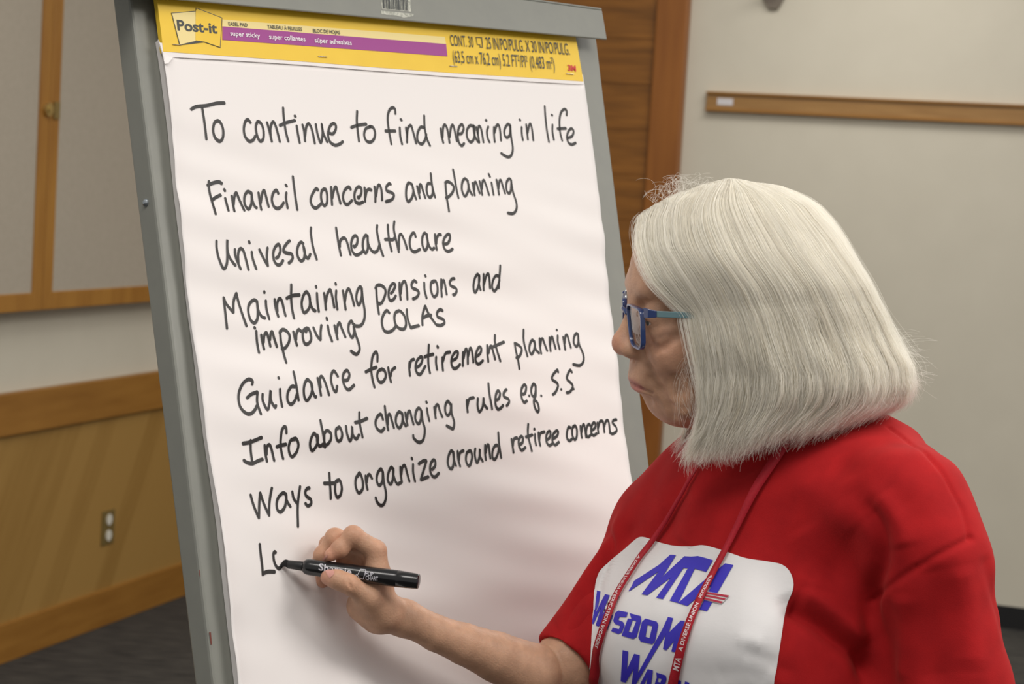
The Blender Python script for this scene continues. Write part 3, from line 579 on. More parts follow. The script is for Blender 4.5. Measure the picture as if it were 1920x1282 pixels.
M_steel = mat('grey_enamel', rgb(131, 132, 124), 0.42, noise=(40, rgb(127, 128, 121), 0.2), bump=(120, 0.008))
M_paper = mat('white_paper', rgb(238, 233, 231), 0.75, bump=(60, 0.05, 0.002))
M_stack = mat('paper_edges', rgb(222, 218, 216), 0.8)
M_ink = mat('black_marker_ink', rgb(30, 27, 26), 0.5)
M_yellow = mat('yellow_card', rgb(240, 200, 52), 0.5, noise=(30, rgb(234, 193, 46), 0.3))
M_cream = mat('cream_print', rgb(236, 216, 148), 0.5)
M_purple = mat('purple_print', rgb(156, 58, 138), 0.5)
M_darkprint = mat('dark_print', rgb(58, 62, 60), 0.5)
M_whiteprint = mat('white_print', rgb(240, 232, 238), 0.5)
M_redprint = mat('red_print', rgb(205, 40, 36), 0.5)
M_staple = mat('staple_steel', rgb(205, 200, 190), 0.3, metal=0.9)
M_rust = mat('rust_chip', rgb(110, 55, 45), 0.8)

# --- easel
foot = PP(760, 1700)
easel = empty('easel', (P0[0], P0[1], 0.0), 'grey metal flip chart easel holding the large white paper pad', 'easel')
FO = -0.007                                     # front face of the posts lies behind the pad


def along(p1, p2, z):
    """point on the line p1->p2 at height z"""
    t = (z - p1[2]) / (p2[2] - p1[2])
    return p1 + (p2 - p1) * t


def post(px_out1, px_out2, dirn, wid, name='post'):
    a, b = PP(*px_out1, FO), PP(*px_out2, FO)
    top, bot = along(a, b, PP(700, 0, FO)[2]), along(a, b, 0.02)
    e = PH * dirn * wid
    mb = MB().prism([top, top + e, bot + e, bot], -PN * 0.030)
    return bevel(mb.build(name, M_steel, easel), 0.003)


pl = post((243.5, 0), (400, 1282), 1, 0.052)
pr = post((1119.3, 76), (1217, 866), -1, 0.060)
# back board between the posts
a, b = PP(300, 20, -0.012), PP(1090, 90, -0.012)
c, d = PP(1190, 1290, -0.012), PP(445, 1290, -0.012)
MB().prism([a, b, c + (c - b) * 0.05, d + (d - a) * 0.05], -PN * 0.004).build('back_board', M_steel, easel)
# rear legs, hinged near the top, with a spreader bar
for px1, name in ((800, 'rear_leg'), (1070, 'rear_leg')):
    t0 = PP(px1, 60, -0.050)
    g0 = np.array([t0[0], t0[1], 0.0]) - np.array([PN[0], PN[1], 0]) / np.linalg.norm(PN[:2]) * 0.36
    g0[2] = 0.02
    MB().tube([t0, g0], 0.013, 10).build(name, M_steel, easel, True)
# pad clamp: a folded bar across the top, sitting proud of the pad
CO = 0.021
q = [PP(120, -21.0, CO), PP(1138.5, 74.0, CO), PP(1129.0, 19.0, CO), PP(120, -118, CO)]
mb = MB().prism(q, -PN * 0.003)
up = [PP(120, -118, CO), PP(1129, 19, CO)]
mb.prism([up[0], up[1], up[1] - PN * 0.045 + PV * 0.004, up[0] - PN * 0.045 + PV * 0.004], PV * 0.003)
clampo = bevel(mb.build('pad_clamp', M_steel, easel), 0.0012)
# barcode sticker with its torn tape
mb = MB()
o2 = CO + 0.0004
x = 716.5
k = 0
wid = [3.2, 1.2, 2.2, 1.0, 3.0, 1.6, 1.1, 2.6, 1.3, 1.9, 3.4, 1.2, 1.5, 2.8, 1.0, 2.0, 1.4, 3.0, 1.2, 1.6]
while x < 764:
    w_ = wid[k % len(wid)]
    yb = 16.0 + (x - 716) * 0.085
    mb.add([PP(x - 0.5, -16, o2), PP(x + w_ - 0.5, -16, o2), PP(x + w_ + 1.5, yb, o2), PP(x + 1.5, yb, o2)], [(0, 1, 2, 3)])
    x += w_ + (1.1 if k % 3 else 0.7)
    k += 1
st = MB()
st.add([PP(714, -20, CO + .0002), PP(768, -18, CO + .0002), PP(771, 22, CO + .0002), PP(716, 17, CO + .0002)], [(0, 1, 2, 3)])
st.add([PP(714, 20, CO + .0002), PP(776, 26, CO + .0002), PP(775, 30, CO + .0002), PP(758, 33, CO + .0002), PP(742, 29, CO + .0002), PP(716, 27, CO + .0002)], [(0, 1, 2, 3, 4, 5)])
so = st.build('barcode_sticker', mat('worn_sticker', rgb(150, 152, 140), 0.5, noise=(300, rgb(196, 196, 184), 0.1)), clampo)
so.data.materials.append(M_darkprint)
bo = mb
kk = len(so.data.polygons)
mm = bmesh.new()
mm.from_mesh(so.data)
for fc in bo.f:
    f_ = mm.faces.new([mm.verts.new(bo.v[i]) for i in fc])
    f_.material_index = 1
mm.to_mesh(so.data)
mm.free()
# rivet on the left side face and two chips in the paint
sd = PP(243.5 + (275 - 243.5) * 0 + 46.5, 380, FO)
rv = hit(274.5, 380, PP(290, 380, FO), np.cross(PV, PN))
bm = bmesh.new()
bmesh.ops.create_uvsphere(bm, u_segments=16, v_segments=8, radius=0.0042)
for v in bm.verts:
    v.co = Vector(rv) + v.co
me = bpy.data.meshes.new('rivet')
bm.to_mesh(me)
bm.free()
me.materials.append(mat('zinc_rivet', rgb(165, 172, 178), 0.3, metal=0.8))
ro = bpy.data.objects.new('rivet', me)
COL.objects.link(ro)
ro.parent = easel
ro.matrix_parent_inverse = Matrix.Translation(easel.location).inverted()
for pts in ([(392, 1185), (395.5, 1185), (397.5, 1208), (395, 1208)], [(373, 1068), (374.6, 1068), (376, 1081), (374.6, 1081)]):
    MB().add([PP(*p, FO + .0004) for p in pts], [(0, 1, 2, 3)]).build('paint_chip', M_rust, pl)

# --- the pad: backing stack, top sheet, printed header strip, staples
pad = empty('easel_pad', PP(690, 640), 'large white paper easel pad with yellow header strip, covered in black handwriting', 'pad')
LE = [(296, 72.5), (303, 113), (311, 175), (320, 246), (329.5, 349.5), (344.5, 474), (358.5, 599), (365, 640), (385, 805), (410, 970), (422.5, 1090), (445, 1282), (458, 1392)]
RE = [(1092.5, 146), (1094.5, 160), (1119, 360), (1143, 560), (1165, 760), (1180, 900), (1200, 1060), (1228, 1290), (1240, 1392)]


def edge(E, y):
    xs, ys = [e[0] for e in E], [e[1] for e in E]
    return float(np.interp(y, ys, xs))


NX, NY = 90, 130
sv_, sf_ = [], []
for j in range(NY + 1):
    t = j / NY
    yl, yr = 104 + (1385 - 104) * t, 160 + (1385 - 160) * t
    if j == 0:
        yl, yr = 100, 158
    L_, R_ = np.array([edge(LE, yl), yl]), np.array([edge(RE, yr), yr])
    for i in range(NX + 1):
        s = i / NX
        px, py = L_ + (R_ - L_) * s
        P = PP(px, py, 0.0054)
        h = relief(P) - 0.0054
        h += 0.0045 * max(0.0, 1 - s / 0.05) ** 2 * (0.6 + 0.4 * math.sin(9 * t + 1))
        h += 0.003 * max(0.0, 1 - (1 - s) / 0.05) ** 2 * (0.5 + 0.5 * math.sin(11 * t))
        sv_.append(P + PN * h)
for j in range(NY):
    for i in range(NX):
        a = j * (NX + 1) + i
        sf_.append((a, a + NX + 1, a + NX + 2, a + 1))
sheet = mk('paper_sheet', sv_, sf_, M_paper, pad, True)
sheet.modifiers.new('thickness', 'SOLIDIFY').thickness = 0.00025
sheet.modifiers['thickness'].offset = -1
# remaining sheets under the top one
mb = MB()
bl = [PP(edge(LE, y) + 1.2, y) for y in np.linspace(75, 1385, 24)]
br = [PP(edge(RE, y) - 1.0, y) for y in np.linspace(146, 1385, 24)]
n_ = len(bl)
v_ = []
for A_, B_ in zip(bl, br):
    v_ += [A_ + PN * 0.0006, B_ + PN * 0.0006, A_ - PN * 0.0062, B_ - PN * 0.0062]
f_ = []
for j in range(n_ - 1):
    a, b = 4 * j, 4 * (j + 1)
    f_ += [(a, b, b + 1, a + 1), (a + 2, a + 3, b + 3, b + 2), (a, a + 2, b + 2, b), (a + 1, b + 1, b + 3, a + 3)]
f_ += [(0, 1, 3, 2), (4 * n_ - 4, 4 * n_ - 2, 4 * n_ - 1, 4 * n_ - 3)]
mb.add(v_, f_).build('sheet_stack', M_stack, pad)
# small lifted corner at the top left of the sheet
mb = MB()
c0, c1, c2 = PP(305, 105, 0.0076), PP(325, 107, 0.0080), PP(309, 120, 0.0115)
c3 = PP(316, 118, 0.0115)
mb.add([c0, c1, c3, c2], [(0, 1, 2, 3)]).build('lifted_corner', M_paper, sheet)

# handwriting
words = []
for line in STROKES:
    ext = []
    for st_ in line.split(';'):
        xs_ = [float(q.split(',')[0]) for q in st_.split()]
        ext.append((min(xs_), max(xs_), st_))
    ext.sort()
    cur, right = [], -1e9
    for a_, b_, st_ in ext:
        if cur and a_ - right > 13:
            words.append(cur)
            cur = []
        cur.append(st_)
        right = max(right, b_) if len(cur) > 1 else b_
    words.append(cur)
for word in words:
    hv, hf = [], []
    for st_ in word:
        pts = [tuple(map(float, q.split(','))) for q in st_.split()]
        P = [PP(*q, 0.0058) for q in pts]
        C3 = catmull(P, 7)
        # flat chisel ribbon with rounded ends
        w_ = 0.00148
        n = len(C3)
        if n < 2:
            continue
        base = len(hv)
        T = []
        for i in range(n):
            t = C3[min(i + 1, n - 1)] - C3[max(i - 1, 0)]
            T.append(t / (np.linalg.norm(t) + 1e-9))
        seq = [(C3[0] - T[0] * w_ * 0.7, T[0], 0.45)] + [(C3[i], T[i], 1.0) for i in range(n)] + [(C3[-1] + T[-1] * w_ * 0.7, T[-1], 0.45)]
        for p, t, s in seq:
            sd = np.cross(PN, t)
            # the chisel tip writes cross strokes a little wider
            ww = w_ * s * (0.92 + 0.38 * abs(t @ PH) ** 2)
            for e in (-1, 1):
                Q = p + sd * ww * e
                hv.append(Q + PN * (relief(Q) - 0.0058 + 0.0006))
        for i in range(len(seq) - 1):
            a = base + 2 * i
            hf.append((a, a + 1, a + 3, a + 2))
    mk('handwriting', hv, hf, M_ink, sheet)

# header strip
HO = 0.0078
ye = [(293, -12), (306.5, 96.5), (420, 104.5), (560, 114.5), (715, 127), (860, 137.5), (1000, 146), (1094, 152.5), (1079, 66), (1070, 30)]
mb = MB().prism([PP(*p, HO) for p in ye], -PN * 0.006)
strip = mb.build('header_strip', M_yellow, pad)
# white binding edge that shows under the strip
mb = MB().prism([PP(*p, 0.0074) for p in [(297, 74), (307, 106), (420, 112), (560, 121), (715, 133.5), (860, 144.5), (1000, 153), (1095.5, 158.5), (1093, 140), (300, 80)]], -PN * 0.0015)
mb.build('binding_edge', M_paper, pad)

layers = []                                     # (pixel loops, material index, height step)
hm = [M_cream, M_purple, M_darkprint, M_whiteprint, M_redprint, M_yellow]


def stripe_y(x, top):
    return float(np.interp(x, [417, 715, 837], top))


xs = [417, 520, 620, 715, 780]
layers.append(([[(x, stripe_y(x, [36.5, 59.5, 69.5])) for x in xs + [834]] + [(x, stripe_y(x, [50, 73.2, 83])) for x in [836.5] + xs[::-1]]], 0, 1))
layers.append(([[(x, stripe_y(x, [49.3, 72.9, 82.5])) for x in xs + [836.5]] + [(x, stripe_y(x, [74.5, 96.2, 105.6])) for x in [839] + xs[::-1]]], 1, 2))
# logo outline: two overlapping notes
n1 = [(321, 23.8), (367.5, 20.2), (367.5, 14.2), (416.8, 33), (413.5, 89.8), (383, 79.2), (336.5, 84.8)]
layers.append(([n1], 2, 3))


def inset(poly, d):
    c = np.mean(poly, axis=0)
    return [tuple(np.array(p) + (c - np.array(p)) / np.linalg.norm(c - np.array(p)) * d) for p in poly]


layers.append(([[(322.6, 25.1), (366.5, 21.6), (367, 76.5), (337.8, 83.4)]], 0, 4))
layers.append(([[(368.6, 15.9), (415.6, 33.9), (412.4, 88.2), (383.6, 78.0), (366.5, 75.5), (366.9, 22)]], 5, 5))
texts = [('Post-it', (333, 56.0), (408, 62.5), 19, 0.03, 2, 6, (-0.10, -1)),
         ('EASEL PAD', (429, 47.6), (464.5, 50), 6.6, 0.012, 2, 6, None), ('TABLEAU À FEUILLES', (502, 53.2), (567, 58), 6.6, 0.012, 2, 6, None),
         ('BLOC DE HOJAS', (587.5, 60.3), (638, 64), 6.6, 0.012, 2, 6, None),
         ('super sticky', (432, 66.5), (488, 71), 9.0, 0.014, 3, 6, None), ('super collantes', (505, 72.8), (573, 77.5), 9.0, 0.014, 3, 6, None),
         ('súper adhesivas', (590.5, 79.5), (660, 84.3), 9.0, 0.014, 3, 6, None),
         ('CONT. 30', (845.5, 85.5), (889, 88.8), 21, 0.0, 2, 6, None), ('25 IN/PO/PULG. X 30 IN/PO/PULG.', (912.5, 91), (1069, 103.0), 22, 0.0, 2, 6, None),
         ('(63,5 cm x 76,2 cm) 5.2 FT²/PI² (0,483 m²)', (850.5, 117), (1041, 130), 23, 0.0, 2, 6, None),
         ('3M', (1065.5, 131.8), (1080.5, 133.5), 10.5, 0.035, 4, 6, None)]
tv, tf, tm = [], [], []
HZ = HO + 0.0001


def put2d(v, t, mi, step):
    k = len(tv)
    tv.extend(PP(*p, HZ + 0.00014 * step) for p in v)
    tf.extend(tuple(i + k for i in q) for q in t)
    tm.extend([mi] * len(t))


for loops, mi, step in layers:
    v, t = tess(loops)
    put2d(v, t, mi, step)
for s, a, b, cap, off, mi, step, up in texts:
    v, t = place_text(s, a, b, cap, off, up=up)
    put2d(v, t, mi, step)
# the small page symbol between the numbers
v, t = tess([[(892.5, 69), (904, 69.8), (906, 89), (900, 88.7), (899.5, 84), (894.5, 83.5)], [(893.8, 70.2), (895.4, 82.6), (900.6, 83.1), (901.2, 87.6), (904.6, 87.8), (902.8, 70.9)]])
put2d(v, t, 2, 6)
mk('header_print', tv, tf, hm, strip, False, tm)
for x, y, ln in ((324, 83, 16), (597, 105.8, 16), (843.5, 123.6, 14), (1061.5, 138.2, 14)):
    MB().tube([PP(x, y, HO + .0009), PP(x + ln, y + ln * .075, HO + .0009)], 0.0006, 6).build('staple', M_staple, strip, True)

# ------------------------------------------------------------------ smooth implicit modelling -> one continuous mesh
class Sdf:
    """round cones and ellipsoids blended smoothly, meshed by sparse surface nets"""

    def __init__(self):
        self.p = []

    def cone(self, a, ra, b, rb, k=0.012, op='u', cut=None):
        a, b = np.asarray(a, float), np.asarray(b, float)
        c = (a + b) / 2
        self.p.append(('c', (a, ra, b, rb, cut), k, op, c, np.linalg.norm(a - b) / 2 + max(ra, rb)))
        return self

    def chain(self, pts, rs, k=0.012, op='u'):
        for i in range(len(pts) - 1):
            self.cone(pts[i], rs[i], pts[i + 1], rs[i + 1], k, op)
        return self

    def ell(self, c, r, axes=None, k=0.012, op='u'):
        c, r = np.asarray(c, float), np.asarray(r, float)
        self.p.append(('e', (c, r, np.eye(3) if axes is None else np.asarray(axes, float)), k, op, c, float(max(r))))
        return self

    @staticmethod
    def _d(kind, q, P):
        if kind == 'c':
            a, ra, b, rb, cut = q
            ab = b - a
            t = np.clip(((P - a) @ ab) / (ab @ ab + 1e-12), 0, 1)
            d = np.linalg.norm(P - (a + t[:, None] * ab), axis=1) - (ra + (rb - ra) * t)
            if cut is not None:
                d = np.maximum(d, (P - cut[0]) @ cut[1])
            return d
        c, r, A = q
        L = (P - c) @ A.T
        k0 = np.linalg.norm(L / r, axis=1)
        k1 = np.linalg.norm(L / (r * r), axis=1) + 1e-9
        return k0 * (k0 - 1.0) / k1

    def eval(self, P, prims):
        d = np.full(len(P), 0.5)
        for kind, q, k, op, c, br in prims:
            e = self._d(kind, q, P)
            if op == 'u':
                h = np.maximum(k - np.abs(d - e), 0) / k
                d = np.minimum(d, e) - h * h * k * 0.25
            else:
                h = np.maximum(k - np.abs(d + e), 0) / k
                d = np.maximum(d, -e) + h * h * k * 0.25
        return d

    def mesh(self, h, n=16):
        lo = np.min([c - r for *_, c, r in self.p], axis=0) - 3 * h
        hi = np.max([c + r for *_, c, r in self.p], axis=0) + 3 * h
        B = h * n
        nb_ = np.ceil((hi - lo) / B).astype(int)
        rad = B * 0.8661
        cen = np.array([c for *_, c, r in self.p])
        brs = np.array([r for *_, c, r in self.p])
        G = np.stack(np.meshgrid(*[np.arange(m) for m in nb_], indexing='ij'), -1).reshape(-1, 3)
        GC = lo + (G + 0.5) * B
        keep = []
        for s in range(0, len(GC), 20000):
            near = np.linalg.norm(GC[s:s + 20000, None, :] - cen[None], axis=2) - brs[None] < rad + 0.06
            keep.append(near.any(1))
        keep = np.concatenate(keep)
        G, GC = G[keep], GC[keep]
        d = self.eval(GC, self.p)
        sel = np.abs(d) < rad * 1.9 + 0.03
        G, GC = G[sel], GC[sel]
        off = np.stack(np.meshgrid(*[np.arange(n + 1)] * 3, indexing='ij'), -1).reshape(-1, 3)
        KV, VV, FE = [], [], []
        big = np.int64(1 << 20)

        def key(c):
            c = c.astype(np.int64) + 8
            return (c[:, 0] * big + c[:, 1]) * big + c[:, 2]

        for g, gc in zip(G, GC):
            pr = [p for p in self.p if np.linalg.norm(p[4] - gc) - p[5] < rad + 0.06]
            if not pr:
                continue
            base = g * n
            P = lo + (base + off) * h
            D = self.eval(P, pr).reshape(n + 1, n + 1, n + 1)
            sgn = D < 0
            if sgn.all() or not sgn.any():
                continue
            # cell vertices
            acc = np.zeros((n, n, n, 3))
            cnt = np.zeros((n, n, n))
            for ax in range(3):
                sl0 = [slice(None)] * 3
                sl1 = [slice(None)] * 3
                sl0[ax], sl1[ax] = slice(0, n), slice(1, n + 1)
                a, b = D[tuple(sl0)], D[tuple(sl1)]
                cr = (a < 0) != (b < 0)
                t = np.where(cr, a / np.where(cr, a - b, 1), 0)
                o1, o2 = [q for q in range(3) if q != ax]
                for i in (0, 1):
                    for j in (0, 1):
                        sl = [slice(0, n)] * 3
                        sl[o1], sl[o2] = slice(i, i + n), slice(j, j + n)
                        c_, t_ = cr[tuple(sl)], t[tuple(sl)]
                        acc[..., ax] += np.where(c_, t_, 0)
                        acc[..., o1] += np.where(c_, i, 0)
                        acc[..., o2] += np.where(c_, j, 0)
                        cnt += c_
                # faces of edges owned by this block
                e_ = np.argwhere(cr[:n, :n, :n])
                if len(e_):
                    s_ = (a < 0)[:n, :n, :n][tuple(e_.T)]
                    FE.append((ax, e_ + base, s_))
            m = cnt > 0
            ci = np.argwhere(m)
            VV.append(lo + (base + ci + acc[m] / cnt[m][:, None]) * h)
            KV.append(key(base + ci))
        K = np.concatenate(KV)
        V = np.concatenate(VV)
        o = np.argsort(K)
        K, V = K[o], V[o]
        faces = []
        for ax, e, s_ in FE:
            o1, o2 = (ax + 1) % 3, (ax + 2) % 3
            quad = []
            for i, j in ((-1, -1), (0, -1), (0, 0), (-1, 0)):
                c = e.copy()
                c[:, o1] += i
                c[:, o2] += j
                kk = key(c)
                ix = np.minimum(np.searchsorted(K, kk), len(K) - 1)
                quad.append(np.where(K[ix] == kk, ix, -1))
            q = np.stack(quad, 1)
            q[~s_] = q[~s_][:, ::-1]
            faces.append(q[(q >= 0).all(1)])
        return V, np.concatenate(faces)


def vert_normals(V, Fq):
    n = np.cross(V[Fq[:, 2]] - V[Fq[:, 0]], V[Fq[:, 3]] - V[Fq[:, 1]])
    N = np.zeros_like(V)
    for i in range(4):
        np.add.at(N, Fq[:, i], n)
    return N / (np.linalg.norm(N, axis=1)[:, None] + 1e-12)


def relax(V, Fq, it=2, w=0.5):
    E = np.concatenate([Fq[:, [i, (i + 1) % 4]] for i in range(4)])
    for _ in range(it):
        S_ = np.zeros_like(V)
        c = np.zeros(len(V))
        np.add.at(S_, E[:, 0], V[E[:, 1]])
        np.add.at(S_, E[:, 1], V[E[:, 0]])
        np.add.at(c, E[:, 0], 1)
        np.add.at(c, E[:, 1], 1)
        V = V + w * (S_ / np.maximum(c, 1)[:, None] - V)
    return V


def bvh_of(V, Fq):
    return BVHTree.FromPolygons([tuple(map(float, v)) for v in V], [tuple(map(int, f)) for f in Fq])


def cast(bvh, px, py, off=0.0):
    """surface point seen at a pixel, lifted along the surface normal"""
    d = ray(px, py)
    d = d / np.linalg.norm(d)
    p, n, i, t = bvh.ray_cast(Vector(CAM), Vector(d))
    if p is None:
        return None, None
    n = np.array(n)
    if n @ d > 0:
        n = -n
    return np.array(p) + n * off, n


def biggest(V, Fq):
    """keep the largest connected piece"""
    par = np.arange(len(V))
    E = np.concatenate([Fq[:, [i, (i + 1) % Fq.shape[1]]] for i in range(Fq.shape[1])])
    while True:
        m = np.minimum(par[E[:, 0]], par[E[:, 1]])
        new = par.copy()
        np.minimum.at(new, E[:, 0], m)
        np.minimum.at(new, E[:, 1], m)
        new = new[new]
        if (new == par).all():
            break
        par = new
    lab, cnt = np.unique(par[Fq[:, 0]], return_counts=True)
    keep = par == lab[np.argmax(cnt)]
    idx = np.cumsum(keep) - 1
    return V[keep], idx[Fq[keep[Fq[:, 0]]]]

# ------------------------------------------------------------------ person: head frame, skin, shirt
def cam_dir(x, y, z):
    v = np.array([x, y, z], float)
    return ROT @ (v / np.linalg.norm(v))


HD = 1.95                                       # distance of the head
HS = 0.001 * HD / 2.1
HO_ = W(1310, 600, HD)
hl = cam_dir(0.20, -0.17, 0.965)                # towards her left ear (our side)
hf = cam_dir(-0.98, -0.035, 0.197)              # the way she faces
hf = hf - (hf @ hl) * hl
hf /= np.linalg.norm(hf)
hu = np.cross(hf, hl)


def HP(f, l, u):
    return HO_ + (hf * f + hl * l + hu * u) * HS


HAX = np.array([hf, hl, hu])


def hr(*r):
    return [x * HS for x in r]


TIPD = (CAM - PP(527, 1057, 0.0066)) @ (ROT @ np.array([0, 0, 1.0]))


def HC(cx, cy, dz):
    return W(440 + cx / 4.2725, 940 + cy / 4.2725, TIPD + dz)


body = Sdf()
mm = HS
B = body
# skull, face
B.ell(HP(-22, 0, 56), hr(96, 75, 68), HAX)
B.ell(HP(18, 0, -22), hr(50, 57, 74), HAX, k=0.03)
B.cone(HP(60, -26, 36), 12 * mm, HP(60, 26, 36), 12 * mm, 0.018)
for s in (-1, 1):
    B.ell(HP(41, 41 * s, -20), hr(23, 20, 28), HAX, k=0.022)
    B.ell(HP(70, 33 * s, 14), hr(11, 15, 11), HAX, k=0.014, op='s')
    B.ell(HP(26, 34 * s, -78), hr(18, 18, 22), HAX, k=0.022)
    B.cone(HP(27, 14 * s, -92), 11 * mm, HP(-24, 54 * s, -48), 15 * mm, 0.02)
    B.ell(HP(-14, 73 * s, -4), hr(17, 6, 30), HAX, k=0.01)
B.ell(HP(50, 0, -56), hr(23, 28, 23), HAX, k=0.02)
B.ell(HP(36, 0, -87), hr(16, 19, 15), HAX, k=0.016)
B.cone(HP(2, 0, -92), 20 * mm, HP(-22, 0, -100), 30 * mm, 0.03)
# nose
B.cone(HP(66, 0, 22), 8 * mm, HP(81.5, 0, -17), 9.5 * mm, 0.014)
B.ell(HP(82.5, 0, -23), hr(12, 13, 12), HAX, k=0.008)
for s in (-1, 1):
    B.ell(HP(74, 14 * s, -27.5), hr(13, 7.5, 9), HAX, k=0.008)
    B.ell(HP(78, 7 * s, -38), hr(8, 3.6, 4.5), HAX, k=0.004, op='s')
# lids with a narrow opening
for s in (-1, 1):
    B.ell(HP(55, 32 * s, 12), hr(14.5, 17, 13.5), HAX, k=0.008)
    B.ell(HP(70, 32 * s, 5), hr(9, 12, 1.8), HAX, k=0.002, op='s')
    # lower lid bag
    c = [HP(66, 22 * s, -4), HP(60, 34 * s, -9), HP(47, 46 * s, -3)]
    B.chain(c, [2.2 * mm] * 3, 0.010)
# lips and mouth line
B.ell(HP(64, 0, -60.5), hr(10, 21, 4.6), HAX, k=0.007)
B.ell(HP(61, 0, -71), hr(10.5, 18, 5.4), HAX, k=0.007)
ml = [HP(74.5, -2, -65.6), HP(72, 9, -65.8), HP(66, 18, -67), HP(57, 26, -71)]
B.chain(ml, [1.1 * mm, 1.2 * mm, 1.2 * mm, 0.9 * mm], 0.003, 's')
B.cone(HP(66, 0, -80.5), 5 * mm, HP(59, 10, -80.5), 4.5 * mm, 0.009, 's')
# folds: nose to mouth, mouth to jaw, under the eye
for fold, w_ in (([(69, 22, -27), (62, 30, -42), (56, 33, -54)], 1.7), ([(59, 29, -56), (52, 34, -66), (42, 38, -84), (38, 38, -96)], 2.0),
                 ([(64, 27, -6), (56, 38, -20), (47, 46, -17), (38, 52, -6)], 0.8), ([(38, 50, -50), (33, 50, -68), (28, 47, -84)], 1.6)):
    P_ = [HP(*q) for q in fold]
    # move the guide onto the surface built so far, then press it in
    Pn = []
    for q in P_:
        d = np.cross(hu, np.array([0, 0, 0])) if False else (hf * 0.45 + hl * 0.9)
        d = d / np.linalg.norm(d)
        t = np.linspace(-0.04, 0.05, 90)
        ev = B.eval(q + d * t[:, None], B.p)
        i = int(np.argmax(ev > 0)) if (ev > 0).any() else 45
        Pn.append(q + d * t[i])
    B.chain(Pn, [w_ * 1.25 * mm] * len(Pn), 0.008, 's')
# neck, into the collar
B.cone(HP(-38, 0, -60), 50 * mm, W(1442, 905, 2.0), 0.047, 0.02)
B.ell(W(1450, 1010, 2.03), (0.10, 0.07, 0.08), None, 0.04)
# writing arm (her right)
R_SH = W(1240, 1000, 2.10)
B.chain([R_SH, W(1069, 1242, 2.037), W(1052, 1304, 2.06)], [0.034, 0.0345, 0.0325], 0.01)
B.cone(W(1450, 1010, 2.03), 0.05, R_SH, 0.032, 0.03)
B.chain([W(1052, 1304, 2.06), W(1000, 1262, 2.012), W(930, 1231, 1.992), W(870, 1207, 1.975), W(818, 1187, 1.963), W(765, 1160, 1.953)],
        [0.0330, 0.0300, 0.0250, 0.0205, 0.0178, 0.0168], 0.003)
# hand
wr = W(752, 1158, 1.952)
B.cone(wr, 0.0165, HC(1180, 830, 0.008), 0.0150, 0.012)
MC = dict(i=(HC(1130, 395, 0.002), 0.0106), m=(HC(1118, 405, 0.017), 0.0106), r=(HC(1085, 450, 0.029), 0.0098), p=(HC(1060, 520, 0.038), 0.0088))
for k_, base in (('i', HC(1180, 812, 0.000)), ('m', HC(1175, 830, 0.010)), ('r', HC(1150, 850, 0.020)), ('p', HC(1130, 880, 0.027))):
    B.cone(base, 0.0118, MC[k_][0], MC[k_][1], 0.008)
B.cone(HC(1150, 640, 0.01), 0.012, HC(1060, 700, 0.02), 0.012, 0.012)
FG = [[MC['i'], (HC(948, 272, -0.004), 0.0088), (HC(845, 378, -0.007), 0.0077), (HC(772, 426, -0.0085), 0.0066)],
      [MC['m'], (HC(803, 292, 0.010), 0.0089), (HC(705, 430, 0.009), 0.0080), (HC(702, 575, 0.0075), 0.0069)],
      [MC['r'], (HC(752, 342, 0.0245), 0.0081), (HC(690, 480, 0.023), 0.0073), (HC(705, 640, 0.021), 0.0065)],
      [MC['p'], (HC(880, 450, 0.031), 0.0070), (HC(850, 560, 0.032), 0.0064), (HC(890, 640, 0.026), 0.0058)]]
for fg in FG:
    # each finger blends with itself and its knuckle, keeping a crease to its neighbour
    for i in range(3):
        B.cone(fg[i][0], fg[i][1] * (0.97 if i == 0 else 1), fg[i + 1][0], fg[i + 1][1], 0.0032)
    for j in (1, 2):
        B.ell(fg[j][0], [fg[j][1] * 1.05] * 3, None, 0.004)
TH = [(HC(1215, 880, 0.004), 0.0160), (HC(1085, 772, -0.011), 0.0118), (HC(918, 662, -0.0225), 0.0090), (HC(822, 625, -0.0232), 0.0086), (HC(748, 608, -0.0218), 0.0074)]
for i in range(4):
    B.cone(TH[i][0], TH[i][1], TH[i + 1][0], TH[i + 1][1], 0.006)
B.cone(HC(1040, 800, 0.002), 0.0135, HC(1170, 915, 0.008), 0.0155, 0.014)
B.cone(HC(1000, 850, 0.016), 0.0120, HC(1120, 915, 0.012), 0.0125, 0.014)
B.cone(HC(1085, 735, -0.006), 0.0080, HC(1135, 590, 0.001), 0.0090, 0.010)
# creases: thumb joint, wrist, inner elbow
for a_, b_, r_c in (((905, 600, -0.031), (930, 690, -0.032), 0.0006), ((1180, 740, -0.016), (1215, 800, -0.016), 0.0008), ((1235, 745, -0.018), (1290, 830, -0.016), 0.0007)):
    B.cone(HC(*a_), r_c, HC(*b_), r_c, 0.003, 's')
for x0, y0, x1, y1 in ((994, 1192, 1000, 1240), (1006, 1205, 1013, 1275), (1015, 1190, 1012, 1232)):
    dd = 2.012 - 0.0335
    B.cone(W(x0, y0, dd), 0.0011, W(x1, y1, dd), 0.0011, 0.004, 's')
